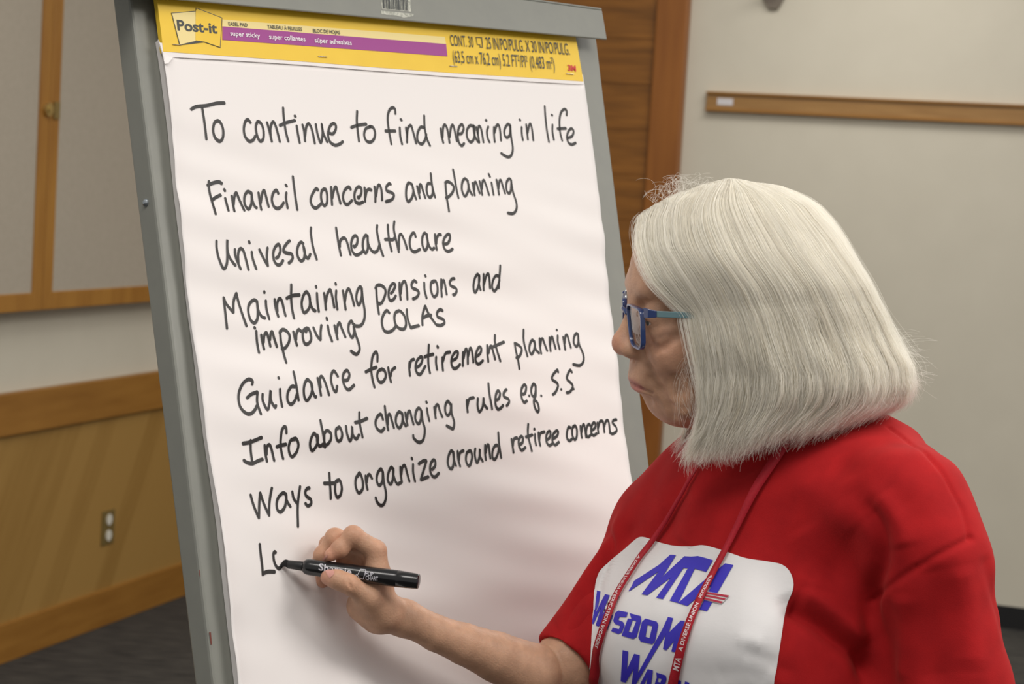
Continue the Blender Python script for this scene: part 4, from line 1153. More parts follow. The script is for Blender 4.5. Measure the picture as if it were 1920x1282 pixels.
# her left arm hangs beside her, below the frame
L_SH = W(1715, 1000, 1.868)
L_EL = W(1812, 1560, 1.86)
L_WR = L_EL + np.array([-0.10, 0.06, -0.215])
B.chain([L_SH, L_EL, L_WR], [0.036, 0.036, 0.026], 0.02)
hand_d = (L_WR - L_EL) / np.linalg.norm(L_WR - L_EL)
sid = np.cross(hand_d, PN)
sid /= np.linalg.norm(sid)
pal = L_WR + hand_d * 0.085
B.cone(L_WR, 0.022, pal, 0.026, 0.015)
for i_, (o_, ln_) in enumerate(((-0.030, 0.070), (-0.011, 0.080), (0.009, 0.075), (0.028, 0.058))):
    B.cone(pal + sid * o_, 0.0095, pal + sid * o_ * 1.15 + hand_d * ln_ + PN * 0.012, 0.0075, 0.004)
B.cone(L_WR + hand_d * 0.03 - sid * 0.02, 0.012, pal - sid * 0.055 + hand_d * 0.015, 0.009, 0.008)

BV, BF = biggest(*body.mesh(0.00145))
BV = relax(BV, BF, 1, 0.4)

# skin tone
NB = len(BV)
tone = np.zeros((NB, 4))
tone[:] = (*[lin(c) for c in (196, 153, 125)], 1)


def dab(center, rad, col, amt):
    d = np.linalg.norm(BV - center, axis=1)
    w = np.clip(1 - d / rad, 0, 1)
    w = (w * w * (3 - 2 * w) * amt)[:, None]
    tone[:, :3] = tone[:, :3] * (1 - w) + np.array([lin(c) for c in col]) * w


for q, r_, c_, a_ in (((88, 0, -24), 22, (206, 132, 112), 0.6), ((45, 46, -20), 34, (206, 140, 116), 0.4), ((36, 0, -92), 24, (206, 140, 118), 0.3),
                      ((58, 34, -16), 18, (178, 118, 100), 0.5), ((48, 48, -4), 12, (178, 106, 88), 0.5), ((66, 30, 5), 15, (186, 130, 108), 0.5), ((70, 12, -66), 13, (196, 120, 116), 0.5)):
    dab(HP(*q), r_ * mm, c_, a_)
LC = ((BV - HO_) @ HAX.T) / HS
lip = (np.abs(LC[:, 2] + 66.5) < 9) & (LC[:, 0] > 56) & (np.abs(LC[:, 1]) < 21)
e = np.clip(1 - np.hypot((LC[:, 2] + 66.5) / 9.0, LC[:, 1] / 24.0), 0, 0.35) / 0.35 * lip
tone[:, :3] = tone[:, :3] * (1 - 0.6 * e[:, None]) + np.array([lin(c) for c in (178, 104, 104)]) * 0.6 * e[:, None]
for fg in FG:
    for j in (0, 1, 2):
        dab(fg[j][0], 0.017, (206, 140, 112), 0.45)
    dab(fg[3][0], 0.014, (212, 142, 122), 0.6)
dab(TH[4][0], 0.016, (214, 142, 124), 0.6)
dab(TH[2][0], 0.017, (204, 142, 112), 0.5)

M_skin = mat('skin', rgb(200, 154, 126), 0.48, spec=0.35, bump=(520, 0.34, 0.0012), sss=(0.12, (0.010, 0.004, 0.002), 0.6))
nt = M_skin.node_tree
at = nt.nodes.new('ShaderNodeVertexColor')
at.layer_name = 'skin_tone'
nz = nt.nodes.new('ShaderNodeTexNoise')
nz.inputs['Scale'].default_value = 90
nz.inputs['Detail'].default_value = 6
hs = nt.nodes.new('ShaderNodeHueSaturation')
mr = nt.nodes.new('ShaderNodeMapRange')
mr.inputs[1].default_value, mr.inputs[2].default_value = 0.3, 0.7
mr.inputs[3].default_value, mr.inputs[4].default_value = 0.88, 1.10
tcn = nt.nodes.new('ShaderNodeTexCoord')
nt.links.new(tcn.outputs['Object'], nz.inputs['Vector'])
nt.links.new(nz.outputs['Fac'], mr.inputs[0])
nt.links.new(mr.outputs[0], hs.inputs['Value'])
nt.links.new(at.outputs['Color'], hs.inputs['Color'])
nt.links.new(hs.outputs[0], nt.nodes['Principled BSDF'].inputs['Base Color'])

person = empty('person', (W(1450, 1100, 2.0)[0], W(1450, 1100, 2.0)[1], 0.0),
               'person with white bobbed hair and red shirt writing on the pad', 'person')
bo_ = mk('body', BV, BF, M_skin, person, True)
ca = bo_.data.color_attributes.new('skin_tone', 'FLOAT_COLOR', 'POINT')
ca.data.foreach_set('color', tone.astype(np.float32).ravel())
BB = bvh_of(BV, BF)

# eyes behind the lids
M_eye = mat('eye_white', rgb(226, 218, 208), 0.2)
M_iris = mat('iris', rgb(84, 92, 92), 0.2)
for s in (-1, 1):
    bm = bmesh.new()
    bmesh.ops.create_uvsphere(bm, u_segments=24, v_segments=16, radius=12.4 * HS)
    rot = Matrix(np.array([np.cross(hl, hf), hl, hf * 0.94 - hu * 0.34]).T.tolist())
    me = bpy.data.meshes.new('eye')
    for f_ in bm.faces:
        f_.material_index = 1 if f_.calc_center_median().z > 10.6 * HS else 0
        f_.smooth = True
    bm.to_mesh(me)
    bm.free()
    me.transform(Matrix.Translation(Vector(HP(55.5, 32 * s, 11))) @ rot.to_4x4())
    me.materials.append(M_eye)
    me.materials.append(M_iris)
    eo = bpy.data.objects.new('eye', me)
    COL.objects.link(eo)
    eo.parent = bo_


def decal(bvh, loops, off, maxlen, jump=0.03):
    """flat outlines seen in the photograph laid onto a curved surface"""
    v, t = tess(loops)
    v, t = fine(v, t, maxlen)
    P, ok = [], []
    for q in v:
        p, n = cast(bvh, q[0], q[1], off)
        ok.append(p is not None)
        P.append(p if p is not None else np.zeros(3))
    f = []
    for q in t:
        if all(ok[i] for i in q):
            e = max(np.linalg.norm(P[q[i]] - P[q[(i + 1) % 3]]) for i in range(3))
            if e < jump:
                f.append(q)
    return P, f


M_nail = mat('fingernail', rgb(206, 150, 138), 0.28, spec=0.5)
for lp in ([(1345, 672), (1400, 655), (1460, 655), (1508, 685), (1500, 735), (1462, 775), (1425, 800), (1398, 770), (1368, 720)],
           [(1292, 462), (1320, 430), (1360, 395), (1392, 372), (1385, 405), (1352, 450), (1318, 482)]):
    P, f = decal(BB, [[(470 + x / 9.6, 1000 + y / 9.6) for x, y in lp]], 0.0005, 1.5, 0.006)
    mk('fingernail', P, f, M_nail, bo_, True)

# ------------------------------------------------------------------ shirt
shirt = Sdf()


def rp(px, d):
    return px * d / F


lat = np.array(W(1735, 985, 1.865)) - np.array(W(1245, 990, 2.10))
lat[2] = 0
lat /= np.linalg.norm(lat)
frn = np.cross(lat, Z)                           # chest direction
if frn @ (CAM - W(1400, 1100, 2.0)) < 0:
    frn = -frn
TAX = np.array([lat, frn, Z])
T_ = shirt
T_.cone(W(1478, 868, 1.985), rp(92, 1.985), W(1690, 965, 1.875), rp(100, 1.87), 0.03)
T_.cone(W(1592, 910, 2.01), rp(134, 2.01), W(1694, 958, 1.895), rp(106, 1.90), 0.04)
T_.cone(W(1640, 872, 1.96), rp(88, 1.96), W(1698, 946, 1.89), rp(94, 1.89), 0.03)
T_.cone(W(1382, 908, 2.02), rp(78, 2.02), W(1246, 990, 2.09), rp(80, 2.09), 0.03)
T_.cone(W(1390, 900, 2.00), rp(78, 2.0), W(1500, 890, 1.98), rp(95, 1.98), 0.03)
T_.ell(W(1435, 1085, 2.02), (0.175, 0.105, 0.165), TAX, 0.04)
T_.cone(W(1238, 1190, 1.985), rp(116, 1.985), W(1425, 1215, 1.905), rp(118, 1.905), 0.05)
T_.ell(W(1480, 1260, 2.05), (0.185, 0.125, 0.28), TAX, 0.05)
T_.ell(W(1440, 1500, 2.03), (0.195, 0.165, 0.30), TAX, 0.05)
T_.chain([W(1692, 964, 1.872), W(1744, 1052, 1.862), W(1795, 1310, 1.85), W(1812, 1450, 1.85)], [rp(104, 1.87), rp(101, 1.86), rp(99, 1.85), rp(104, 1.85)], 0.022)
hem = W(1073, 1240, 2.035)
rs0 = W(1240, 1008, 2.10)
axh = (hem - rs0) / np.linalg.norm(hem - rs0)
T_.cone(rs0, rp(90, 2.10), hem + axh * 0.03, rp(73, 2.035), 0.022, cut=(hem, axh))
T_.cone(hem - axh * 0.05, rp(70, 2.04) - 0.0035, hem + axh * 0.03, rp(73, 2.035) - 0.0035, 0.002, 's')
SV, SF = biggest(*shirt.mesh(0.0023))
SV = relax(SV, SF, 2, 0.5)
SB0 = bvh_of(SV, SF)

FOLDS = [  # pixel path, width mm, height mm
    ([(1478, 1128), (1500, 1142), (1533, 1166), (1567, 1196), (1614, 1236), (1640, 1290)], 10, -15),
    ([(1500, 1112), (1548, 1140), (1590, 1172), (1632, 1212)], 14, 9),
    ([(1613, 935), (1640, 972), (1655, 1012), (1650, 1060), (1637, 1113), (1629, 1200), (1626, 1300)], 10, -10),
    ([(1640, 930), (1672, 975), (1690, 1030)], 14, 4),
    ([(1818, 1010), (1760, 1040), (1700, 1076), (1650, 1112), (1632, 1130)], 3.2, -2.6),
    ([(1668, 795), (1720, 835), (1768, 885), (1798, 945), (1813, 1008)], 3.0, -2.4),
    ([(1590, 905), (1602, 960), (1588, 1030), (1545, 1090)], 17, -4),
    ([(1500, 990), (1530, 1050), (1520, 1105)], 18, 4),
    ([(1292, 905), (1268, 955), (1238, 1000), (1205, 1030)], 14, -4),
    ([(1330, 930), (1300, 985), (1280, 1020)], 14, 2.5),
    ([(1129, 985), (1142, 1012), (1128, 1052), (1117, 1085), (1110, 1150)], 6.5, -6),
    ([(1392, 1220), (1425, 1232), (1460, 1247)], 9, -1.8),
    ([(1380, 1195), (1430, 1208)], 8, 1.5),
    ([(1338, 1270), (1400, 1262), (1440, 1275)], 11, -1.5),
    ([(1334, 846), (1339, 876), (1356, 892), (1380, 893), (1404, 886), (1440, 868)], 2.4, -2.2),
    ([(1842, 1040), (1858, 1110), (1876, 1200)], 10, -3),
    ([(1740, 1050), (1752, 1120), (1745, 1210), (1752, 1290)], 16, -4.5),
    ([(1690, 1110), (1700, 1190), (1692, 1282)], 13, 4),
    ([(1800, 1060), (1815, 1150), (1822, 1260)], 14, 4),
    ([(1168, 960), (1120, 1040), (1075, 1120)], 11, 3),
    ([(1190, 985), (1150, 1030), (1095, 1110), (1072, 1180)], 9, -3.5),
    ([(1036, 1163), (1052, 1200), (1082, 1238), (1118, 1266)], 2.0, -1.1),
    ([(1560, 870), (1640, 900), (1710, 960)], 16, -3),
    ([(1480, 900), (1560, 950), (1600, 1000)], 16, 2.5),
    ([(1470, 1110), (1488, 1150), (1482, 1210), (1470, 1282)], 12, -5),
]
SN = vert_normals(SV, SF)
disp = np.zeros(len(SV))
for pts, w_, a_ in FOLDS:
    C_ = catmull([np.array(p, float) for p in pts], 8)
    G_ = []
    for q in C_:
        p, n = cast(SB0, q[0], q[1])
        if p is not None and (not G_ or np.linalg.norm(p - G_[-1]) < 0.05):
            G_.append(p)
    if len(G_) < 2:
        continue
    G_ = np.array(G_)
    lo_, hi_ = G_.min(0) - 0.06, G_.max(0) + 0.06
    ix = np.where(((SV > lo_) & (SV < hi_)).all(1))[0]
    P = SV[ix]
    best = np.full(len(ix), 9.0)
    tb_ = np.zeros(len(ix))
    for i in range(len(G_) - 1):
        a_0, b_0 = G_[i], G_[i + 1]
        ab = b_0 - a_0
        t = np.clip(((P - a_0) @ ab) / (ab @ ab + 1e-12), 0, 1)
        d = np.linalg.norm(P - a_0 - t[:, None] * ab, axis=1)
        m_ = d < best
        best[m_] = d[m_]
        tb_[m_] = (i + t[m_]) / (len(G_) - 1)
    env = np.minimum(1, np.minimum(tb_ / 0.15 + 0.25, (1 - tb_) / 0.15 + 0.25)) if w_ > 5 else 1.0
    disp[ix] += a_ * 0.001 * np.exp(-(best / (w_ * 0.001)) ** 2) * env
# slow irregularity of the cloth
for fr, am in ((26, 0.0016), (55, 0.0008), (110, 0.0004)):
    for _ in range(3):
        v_ = rng.normal(size=3)
        v_ /= np.linalg.norm(v_)
        disp += am * np.sin(fr * (SV @ v_) + rng.uniform(0, 6) + 1.5 * np.sin(fr * 0.37 * (SV @ rng.normal(size=3))))
SV = SV + SN * disp[:, None]
SV = relax(SV, SF, 1, 0.3)
SB = bvh_of(SV, SF)

M_red = mat('red_cotton', rgb(171, 27, 30), 0.85, spec=0.15, noise=(40, rgb(154, 23, 27), 0.25), bump=(900, 0.25, 0.0006), **{'Sheen Weight': 0.15, 'Sheen Roughness': 0.5, 'Sheen Tint': rgb(255, 120, 110)})
M_shirtwhite = mat('white_ink', rgb(226, 224, 224), 0.6, bump=(70, 0.15, 0.002))
M_shirtblue = mat('blue_ink', rgb(52, 42, 182), 0.55)
M_shirtred = mat('crimson_ink', rgb(176, 36, 62), 0.55)
ts = mk('t_shirt', SV, SF, M_red, person, True)
ts['label'] = 'red cotton t-shirt with white chest print'

panel = [(1100, 1420), (1104, 1300), (1111, 1180), (1114, 1110), (1119, 1082), (1128, 1066), (1150, 1048), (1172, 1030), (1194, 1010.5), (1206, 1006.5), (1225, 1012), (1243, 1019), (1270, 1024), (1300, 1024),
         (1318, 1022), (1340, 1027), (1370, 1037), (1400, 1047), (1440, 1053), (1465, 1058), (1480, 1070), (1488, 1090), (1486, 1108), (1476, 1130), (1470, 1150), (1466, 1180), (1460, 1220), (1456, 1250), (1450, 1290), (1448, 1420)]
pv, pf, pm = [], [], []


def print_on(loops, mi, off, ml=7.0):
    P, f = decal(SB, loops, off, ml, 0.022)
    if ml == 8:
        a_, b_ = biggest(np.array(P), np.array(f))
        P, f = list(a_), b_.tolist()
    k = len(pv)
    pv.extend(P)
    pf.extend(tuple(i + k for i in q) for q in f)
    pm.extend([mi] * len(f))


print_on([catmull([np.array(p, float) for p in panel], 3, True)], 0, 0.0011, 8)
P2 = lambda L: [(1180 + x / 9.155, 1020 + y / 9.155) for x, y in L]
P3 = lambda L: [(1100 + x / 6.677, 1090 + y / 6.677) for x, y in L]
print_on([P2([(5, 822), (60, 735), (100, 650), (530, 370), (720, 195), (820, 198), (640, 495), (570, 590), (965, 218), (1080, 224), (1200, 212), (1300, 238), (1455, 285), (1335, 490), (1140, 435), (855, 1025),
              (705, 985), (1020, 430), (945, 428), (590, 960), (478, 935), (725, 595), (325, 895), (225, 878), (515, 490), (20, 822)])], 1, 0.0019, 5)
print_on([P2([(850, 1026), (1365, 580), (1660, 340), (1800, 370), (1350, 1165), (1213, 1135), (1425, 730), (1310, 815), (1010, 1075)])], 1, 0.0019, 5)
print_on([P2([(1315, 828), (1745, 903), (1600, 1048), (1235, 962)])], 0, 0.0025, 5)
for q in ([(1310, 838), (1738, 908), (1706, 940), (1292, 868)], [(1280, 882), (1685, 960), (1655, 985), (1262, 912)], [(1250, 926), (1634, 1014), (1604, 1042), (1240, 958)]):
    print_on([P2(q)], 2, 0.0031, 5)
print_on([P3([(130, 130), (172, 143), (130, 400), (245, 168), (303, 185), (215, 420), (390, 200), (425, 190), (172, 570), (128, 556), (200, 330), (97, 543), (78, 535)])], 1, 0.0019, 5)
print_on([P3([(300, 420), (350, 430), (275, 610), (228, 598)])], 1, 0.0019, 5)
print_on([P3([(415, 372), (530, 395), (510, 455), (425, 450), (415, 490), (470, 510), (490, 550), (455, 640), (410, 660), (325, 625), (345, 580), (420, 600), (435, 560), (370, 535), (350, 500), (375, 400)])], 1, 0.0019, 5)
print_on([P3([(550, 405), (690, 440), (698, 490), (640, 690), (595, 720), (452, 678), (530, 470), (575, 475)]), P3([(590, 490), (635, 500), (580, 640), (540, 630)])], 1, 0.0019, 5)
print_on([P3([(750, 470), (890, 505), (910, 545), (870, 745), (835, 785), (690, 750), (660, 700), (705, 510)]), P3([(775, 545), (835, 560), (800, 705), (750, 690)])], 1, 0.0019, 5)
print_on([P3([(1030, 450), (1095, 465), (1045, 640), (1190, 495), (1240, 500), (1120, 882), (1072, 875), (1105, 745), (1010, 860), (970, 845), (1000, 670), (985, 690), (960, 600)])], 1, 0.0019, 5)
print_on([P3([(465, 855), (535, 872), (520, 1090), (608, 900), (678, 915), (655, 1140), (962, 596), (1002, 668), (620, 1290), (575, 1285), (600, 1090), (500, 1255), (440, 1240)])], 1, 0.0019, 5)
print_on([P3([(780, 1090), (845, 1105), (800, 1420), (740, 1420), (752, 1330), (720, 1330), (690, 1420), (610, 1420)]), P3([(778, 1185), (735, 1275), (762, 1275)])], 1, 0.0019, 5)
print_on([P3([(885, 1130), (1000, 1165), (1012, 1210), (970, 1330), (985, 1420), (820, 1420), (890, 1190)]), P3([(912, 1198), (950, 1208), (935, 1252), (898, 1243)])], 1, 0.0019, 5)
print_on([P3([(1110, 1205), (1195, 1235), (1195, 1290), (1170, 1420), (1050, 1420)])], 1, 0.0019, 5)
print_on([P3([(1245, 1240), (1300, 1260), (1260, 1420), (1210, 1420)])], 1, 0.0019, 5)
mk('shirt_print', pv, pf, [M_shirtwhite, M_shirtblue, M_shirtred], ts, True, pm)

# trousers and shoes, below the frame
tr = Sdf()
AWAY = np.array([PN[0], PN[1], 0]) * 0.75 + lat * 0.8
AWAY /= np.linalg.norm(AWAY)
hipc = W(1440, 1560, 2.03)
for s in (-1, 1):
    h_ = hipc + lat * 0.085 * s
    kn = np.array([h_[0], h_[1], 0.50]) + lat * 0.01 * s + AWAY * 0.18
    an = np.array([h_[0], h_[1], 0.09]) + lat * 0.02 * s + AWAY * 0.32
    tr.chain([h_ - Z * 0.02, kn, an], [0.115, 0.080, 0.062], 0.03)
tr.ell(hipc - Z * 0.02, (0.19, 0.15, 0.13), TAX, 0.04)
TV, TF = tr.mesh(0.008)
mk('trousers', TV, TF, mat('dark_trousers', rgb(40, 42, 52), 0.9, bump=(500, 0.2)), person, True)
M_shoe = mat('dark_shoe', rgb(32, 30, 30), 0.5)
for s in (-1, 1):
    h_ = hipc + lat * 0.105 * s
    sh = Sdf()
    a_ = np.array([h_[0], h_[1], 0.055]) + AWAY * 0.33
    sh.cone(a_ - frn * 0.05, 0.045, a_ + frn * 0.13 - Z * 0.012, 0.040, 0.02)
    v_, f_ = sh.mesh(0.006)
    v_[:, 2] = np.maximum(v_[:, 2], 0.004)
    mk('shoe', v_, f_, M_shoe, person, True)

# ------------------------------------------------------------------ hair
def ip(x, tab):
    xs = [t[0] for t in tab]
    return np.interp(x, xs, [t[1] for t in tab])


# silhouettes in head millimetres as functions of height
FB = [(-150, -150), (-124, -178), (-107, -205), (-95, -226), (-80, -234), (-58, -232), (-23, -214), (23, -190), (63, -168), (98, -148), (124, -121), (138, -88), (146, -52), (150, -35)]
FE = [(-150, 18), (-120, 8), (-92, 3), (-58, 7), (-23, 12), (6, 18), (17, 30), (35, 50), (52, 60), (69, 67), (86, 71), (100, 70.5), (112, 66), (128, 50), (140, 20), (147, -20), (150, -35)]
FS = [(-150, 14), (-60, 10), (0, 21), (35, 37), (60, 50), (86, 62), (112, 62), (128, 50), (140, 20), (147, -20), (150, -35)]
UT = [(0, 110), (0.06, 122), (0.14, 134), (0.25, 142), (0.4, 147), (0.6, 146), (0.8, 141), (1.0, 137)]
UB = [(0, -146), (0.15, -146), (0.3, -138), (0.45, -128), (0.6, -118), (0.75, -106), (0.9, -97), (1.0, -93)]
WM = [(0, 70), (0.12, 82), (0.3, 97), (0.45, 102), (0.6, 100), (0.8, 78), (1.0, 3)]


def g_of(s):
    return np.where(s < 0.35, s / 0.35 * 0.36, 0.36 + 0.64 * np.sin(np.clip((s - 0.35) / 0.65, 0, 1) * math.pi / 2))


def hair_point(s, q, side, inn, ubot):
    """s: front edge (0) to back (1); q: root (0) to tip (1); inn: how far inside the outer shell; returns head millimetres"""
    ut = ip(s, UT)
    # more samples over the crown: arc first, then straight down
    u_arc = 18.0
    qa = 0.34
    ph = np.clip(q / qa, 0, 1) * math.pi / 2
    up_ = u_arc + (ut - u_arc) * np.cos(ph)
    dn = u_arc + (ubot - u_arc) * np.clip((q - qa) / (1 - qa), 0, 1)
    u = np.where(q < qa, up_, dn)
    wl = ip(s, WM)
    lat_ = wl * np.sin(ph)
    # bob flares a little, then turns under
    k = np.clip((18 - u) / 150, 0, 1)
    lat_ = lat_ * (1 + 0.10 * np.sin(k * math.pi)) + np.clip(s * 2.6 - 0.5, 0, 1) * (5.0 * np.exp(-((u + 80) / 26) ** 2) - 4.5 * np.exp(-((u + 22) / 24) ** 2) + 2 * np.exp(-((u - 30) / 30) ** 2)) * np.clip((60 - u) / 40, 0, 1) - 10 * np.clip((-70 - u) / 70, 0, 1) ** 1.5
    fe, fb = ip(u, FE), ip(u, FB)
    fe = fe + (ip(u, FS) - fe) * np.clip(s / 0.14, 0, 1)
    g = g_of(s)
    f = fe + (fb - fe) * g
    # pull towards the head's axis for the inner layers
    cf, cu = -45.0, 10.0
    f = f + (cf - f) * inn * 0.9
    lat_ = lat_ * (1 - inn)
    u = np.where(u > cu, u - (u - cu) * inn * 0.75, u)
    # the outline above is the one seen from the side she shows; her head is turned and tipped slightly
    ls = lat_ * side
    return f + 0.20 * ls, ls, u + 0.165 * ls * np.clip((95 - u) / 60, 0, 1)


M_hair = bpy.data.materials.new('white_hair')
M_hair.use_nodes = True
nt = M_hair.node_tree
nt.nodes.remove(nt.nodes['Principled BSDF'])
hb = nt.nodes.new('ShaderNodeBsdfHairPrincipled')
hb.model = 'CHIANG'
hb.parametrization = 'COLOR'
hi_ = nt.nodes.new('ShaderNodeAttribute')
hi_.attribute_name = 'tone'
rr = nt.nodes.new('ShaderNodeValToRGB')
rr.color_ramp.elements[0].color = rgb(228, 221, 204)
rr.color_ramp.elements[1].color = rgb(254, 251, 242)
rr.color_ramp.elements[0].position = 0.0
rr.color_ramp.elements[1].position = 0.8
nt.links.new(hi_.outputs['Fac'], rr.inputs[0])
nt.links.new(rr.outputs[0], hb.inputs['Color'])
hb.inputs['Roughness'].default_value = 0.38
hb.inputs['Radial Roughness'].default_value = 0.55
hb.inputs['Coat'].default_value = 0.0
hb.inputs['Random Roughness'].default_value = 0.3
df_ = nt.nodes.new('ShaderNodeBsdfDiffuse')
nt.links.new(rr.outputs[0], df_.inputs['Color'])
mxh = nt.nodes.new('ShaderNodeMixShader')
mxh.inputs[0].default_value = 0.16
tl_ = nt.nodes.new('ShaderNodeBsdfTranslucent')
nt.links.new(rr.outputs[0], tl_.inputs['Color'])
mx2 = nt.nodes.new('ShaderNodeMixShader')
mx2.inputs[0].default_value = 0.32
nt.links.new(df_.outputs[0], mx2.inputs[1])
nt.links.new(tl_.outputs[0], mx2.inputs[2])
nt.links.new(mx2.outputs[0], mxh.inputs[1])
nt.links.new(hb.outputs[0], mxh.inputs[2])
nt.links.new(mxh.outputs[0], nt.nodes['Material Output'].inputs['Surface'])
M_hairbase = mat('hair_mass', rgb(222, 216, 202), 0.7, noise=(30, rgb(194, 188, 172), 0.2), stretch=(6, 6, 0.6))

# inner mass that the strands lie on
hv, hfc = [], []
NS, NQ = 72, 40
for side in (1, -1):
    base = len(hv)
    for i in range(NS + 1):
        s = np.array(i / NS)
        for j in range(NQ + 1):
            q = np.array(j / NQ)
            f, l, u = hair_point(s, q, side, np.array(0.085), ip(s, UB) + 14)
            hv.append(HP(float(f), float(l), float(u)))
    for i in range(NS):
        for j in range(NQ):
            a = base + i * (NQ + 1) + j
            hfc.append((a, a + 1, a + NQ + 2, a + NQ + 1) if side < 0 else (a, a + NQ + 1, a + NQ + 2, a + 1))
hair = mk('hair', hv, hfc, M_hairbase, person, True)
sm = hair.modifiers.new('thickness', 'SOLIDIFY')
sm.thickness = 0.004
hair['label'] = 'chin length white bobbed hair'

NPT = 26
q = np.linspace(0, 1, NPT)
strands, rads, tones = [], [], []


def add_strands(n, side, seed, per=18):
    r = np.random.default_rng(seed)
    for c in range(n // per):
        s0 = r.beta(1.05, 1.0)
        c6 = r.normal(0, 1, 8)
        inn0 = np.clip(0.012 + r.normal(0, 0.022), -0.02, 0.075)
        tone0 = 0.62 + 0.22 * c6[5]
        drift = 0.021 * c6[0]
        ub0 = r.normal(0, 6) + 22 * r.random() ** 4
        for _ in range(per):
            cl = 1 - 0.72 * np.clip(q * 1.3, 0, 1) ** 0.8
            ss = np.clip(s0 + r.normal(0, 0.014) * cl + drift * np.sin(q * 3.2 + c6[1] * 2) * q + 0.004 * r.normal() * q, 0, 1)
            inn = np.clip(inn0 + r.normal(0, 0.012) * (0.45 + 0.55 * cl), -0.035, 0.10)
            ub = ip(s0, UB) + ub0 + r.normal(0, 3.5) + 130 * max(inn0, 0)
            f, l, u = hair_point(ss, q, side, inn, ub)
            wv = 2.6 * np.sin((u + 20) / 17 + c6[2]) * np.clip((40 - u) / 60, 0, 1)
            l = l + side * wv + r.normal(0, 0.8) * q
            f = f + np.cumsum(r.normal(0, 0.30, NPT)) * q + 3.2 * c6[3] * np.sin(q * 9 + c6[4]) * q ** 1.3 + 1.4 * np.sin(q * 24 + c6[6] * 3) * q
            tipw = np.clip((q - 0.84) / 0.16, 0, 1) ** 2
            f = f + tipw * (r.normal(0, 4) + 5 * c6[7])
            l = l + tipw * r.normal(0, 5)
            strands.append(HO_ + (np.outer(f, hf) + np.outer(l, hl) + np.outer(u, hu)) * HS)
            rads.append(r.uniform(0.00007, 0.00012) * np.where(q < 0.9, 1.0, 1.0 - 0.6 * (q - 0.9) / 0.1))
            tones.append(np.clip(tone0 + r.normal(0, 0.2), 0, 1))


add_strands(15400, 1, 5)
add_strands(5600, -1, 6)
# loose flyaway hairs: over the brow and crown, and the wisps at the nape
r = np.random.default_rng(9)
for k in range(420):
    s = r.choice([r.uniform(0, 0.12), r.uniform(0.1, 0.8), r.uniform(0.8, 1.0)])
    f, l, u = hair_point(np.full(NPT, s), q, r.choice([1, 1, 1, -1]), np.full(NPT, -0.02), ip(s, UB) + r.uniform(0, 60))
    a1, a2, ph = r.normal(0, 5), r.normal(0, 4), r.uniform(0, 6)
    f = f + a1 * np.sin(q * r.uniform(2, 7) + ph) * np.sqrt(q) + r.normal(0, 7) * q ** 2
    l = l + a2 * np.sin(q * r.uniform(2, 7) + ph) * np.sqrt(q)
    u = u + np.abs(r.normal(0, 4)) * np.sin(np.clip(q * 3, 0, 3.1))
    strands.append(HO_ + (np.outer(f, hf) + np.outer(l, hl) + np.outer(u, hu)) * HS)
    rads.append(np.full(NPT, 0.00006))
for k in range(900):                             # single hairs lying across the others
    s = r.random()
    f, l, u = hair_point(np.clip(s + r.normal(0, 0.05) * q + 0.02 * np.sin(q * r.uniform(3, 8)), 0, 1), q, 1, np.full(NPT, r.uniform(-0.03, 0.0)), ip(s, UB) + r.uniform(-4, 40))
    f = f + np.cumsum(r.normal(0, 0.5, NPT)) * q + r.normal(0, 4) * np.sin(q * r.uniform(2, 6)) * q
    strands.append(HO_ + (np.outer(f, hf) + np.outer(l, hl) + np.outer(u, hu)) * HS)
    rads.append(np.full(NPT, 0.00008))
for k in range(110):                             # loose locks along the brow, temple and cheek edge
    s = r.uniform(0, 0.03)
    q2 = q * r.uniform(0.55, 1.0)
    f, l, u = hair_point(np.full(NPT, s), q2, 1, np.full(NPT, r.uniform(-0.02, 0.02)), ip(s, UB) + 10)
    e_ = r.uniform(0, 13) * np.sin(np.clip(q2 * 1.15, 0, 1) * math.pi) ** 1.2
    f = f + e_ + r.normal(0, 2.5) * q
    l = l - 0.25 * e_ + 2
    strands.append(HO_ + (np.outer(f, hf) + np.outer(l, hl) + np.outer(u, hu)) * HS)
    rads.append(np.full(NPT, 0.00009))
for k in range(70):                              # tuft standing up at the front of the parting
    f0, u0 = r.uniform(8, 50), 0
    u0 = float(ip(f0, [(8, 143), (20, 140), (50, 128)]))
    dirf, diru = r.normal(-2, 16), r.uniform(10, 24)
    t = q
    f = f0 + dirf * t + r.normal(0, 6) * np.sin(t * 4)
    u = u0 - 4 + diru * np.sin(t * r.uniform(1.6, 2.9))
    l = r.normal(5, 12) + r.normal(0, 10) * t
    strands.append(HO_ + (np.outer(f, hf) + np.outer(l, hl) + np.outer(u, hu)) * HS)
    rads.append(np.full(NPT, 0.00006))
for k in range(130):                             # nape wisps
    f0, u0 = r.uniform(-225, -195), r.uniform(-75, -20)
    L_ = r.uniform(12, 55)
    t = q
    f = f0 + 12 - L_ * t
    u = u0 - r.uniform(-6, 14) * t + 6 * np.sin(t * r.uniform(1, 4))
    l = r.normal(22, 22) + r.normal(0, 6) * t
    strands.append(HO_ + (np.outer(f, hf) + np.outer(l, hl) + np.outer(u, hu)) * HS)
    rads.append(np.full(NPT, 0.000055))
for k in range(46):                              # thin hairs across the cheek
    f0, u0 = r.uniform(12, 24), r.uniform(-30, 5)
    t = q
    f = f0 + r.uniform(4, 26) * np.sin(t * math.pi * r.uniform(0.6, 1.1))
    u = u0 - r.uniform(50, 100) * t
    l = 62 + 6 * t + r.normal(0, 2)
    strands.append(HO_ + (np.outer(f, hf) + np.outer(l, hl) + np.outer(u, hu)) * HS)
    rads.append(np.full(NPT, 0.00005))
hc = bpy.data.hair_curves.new('hair_strands')
hc.add_curves([NPT] * len(strands))
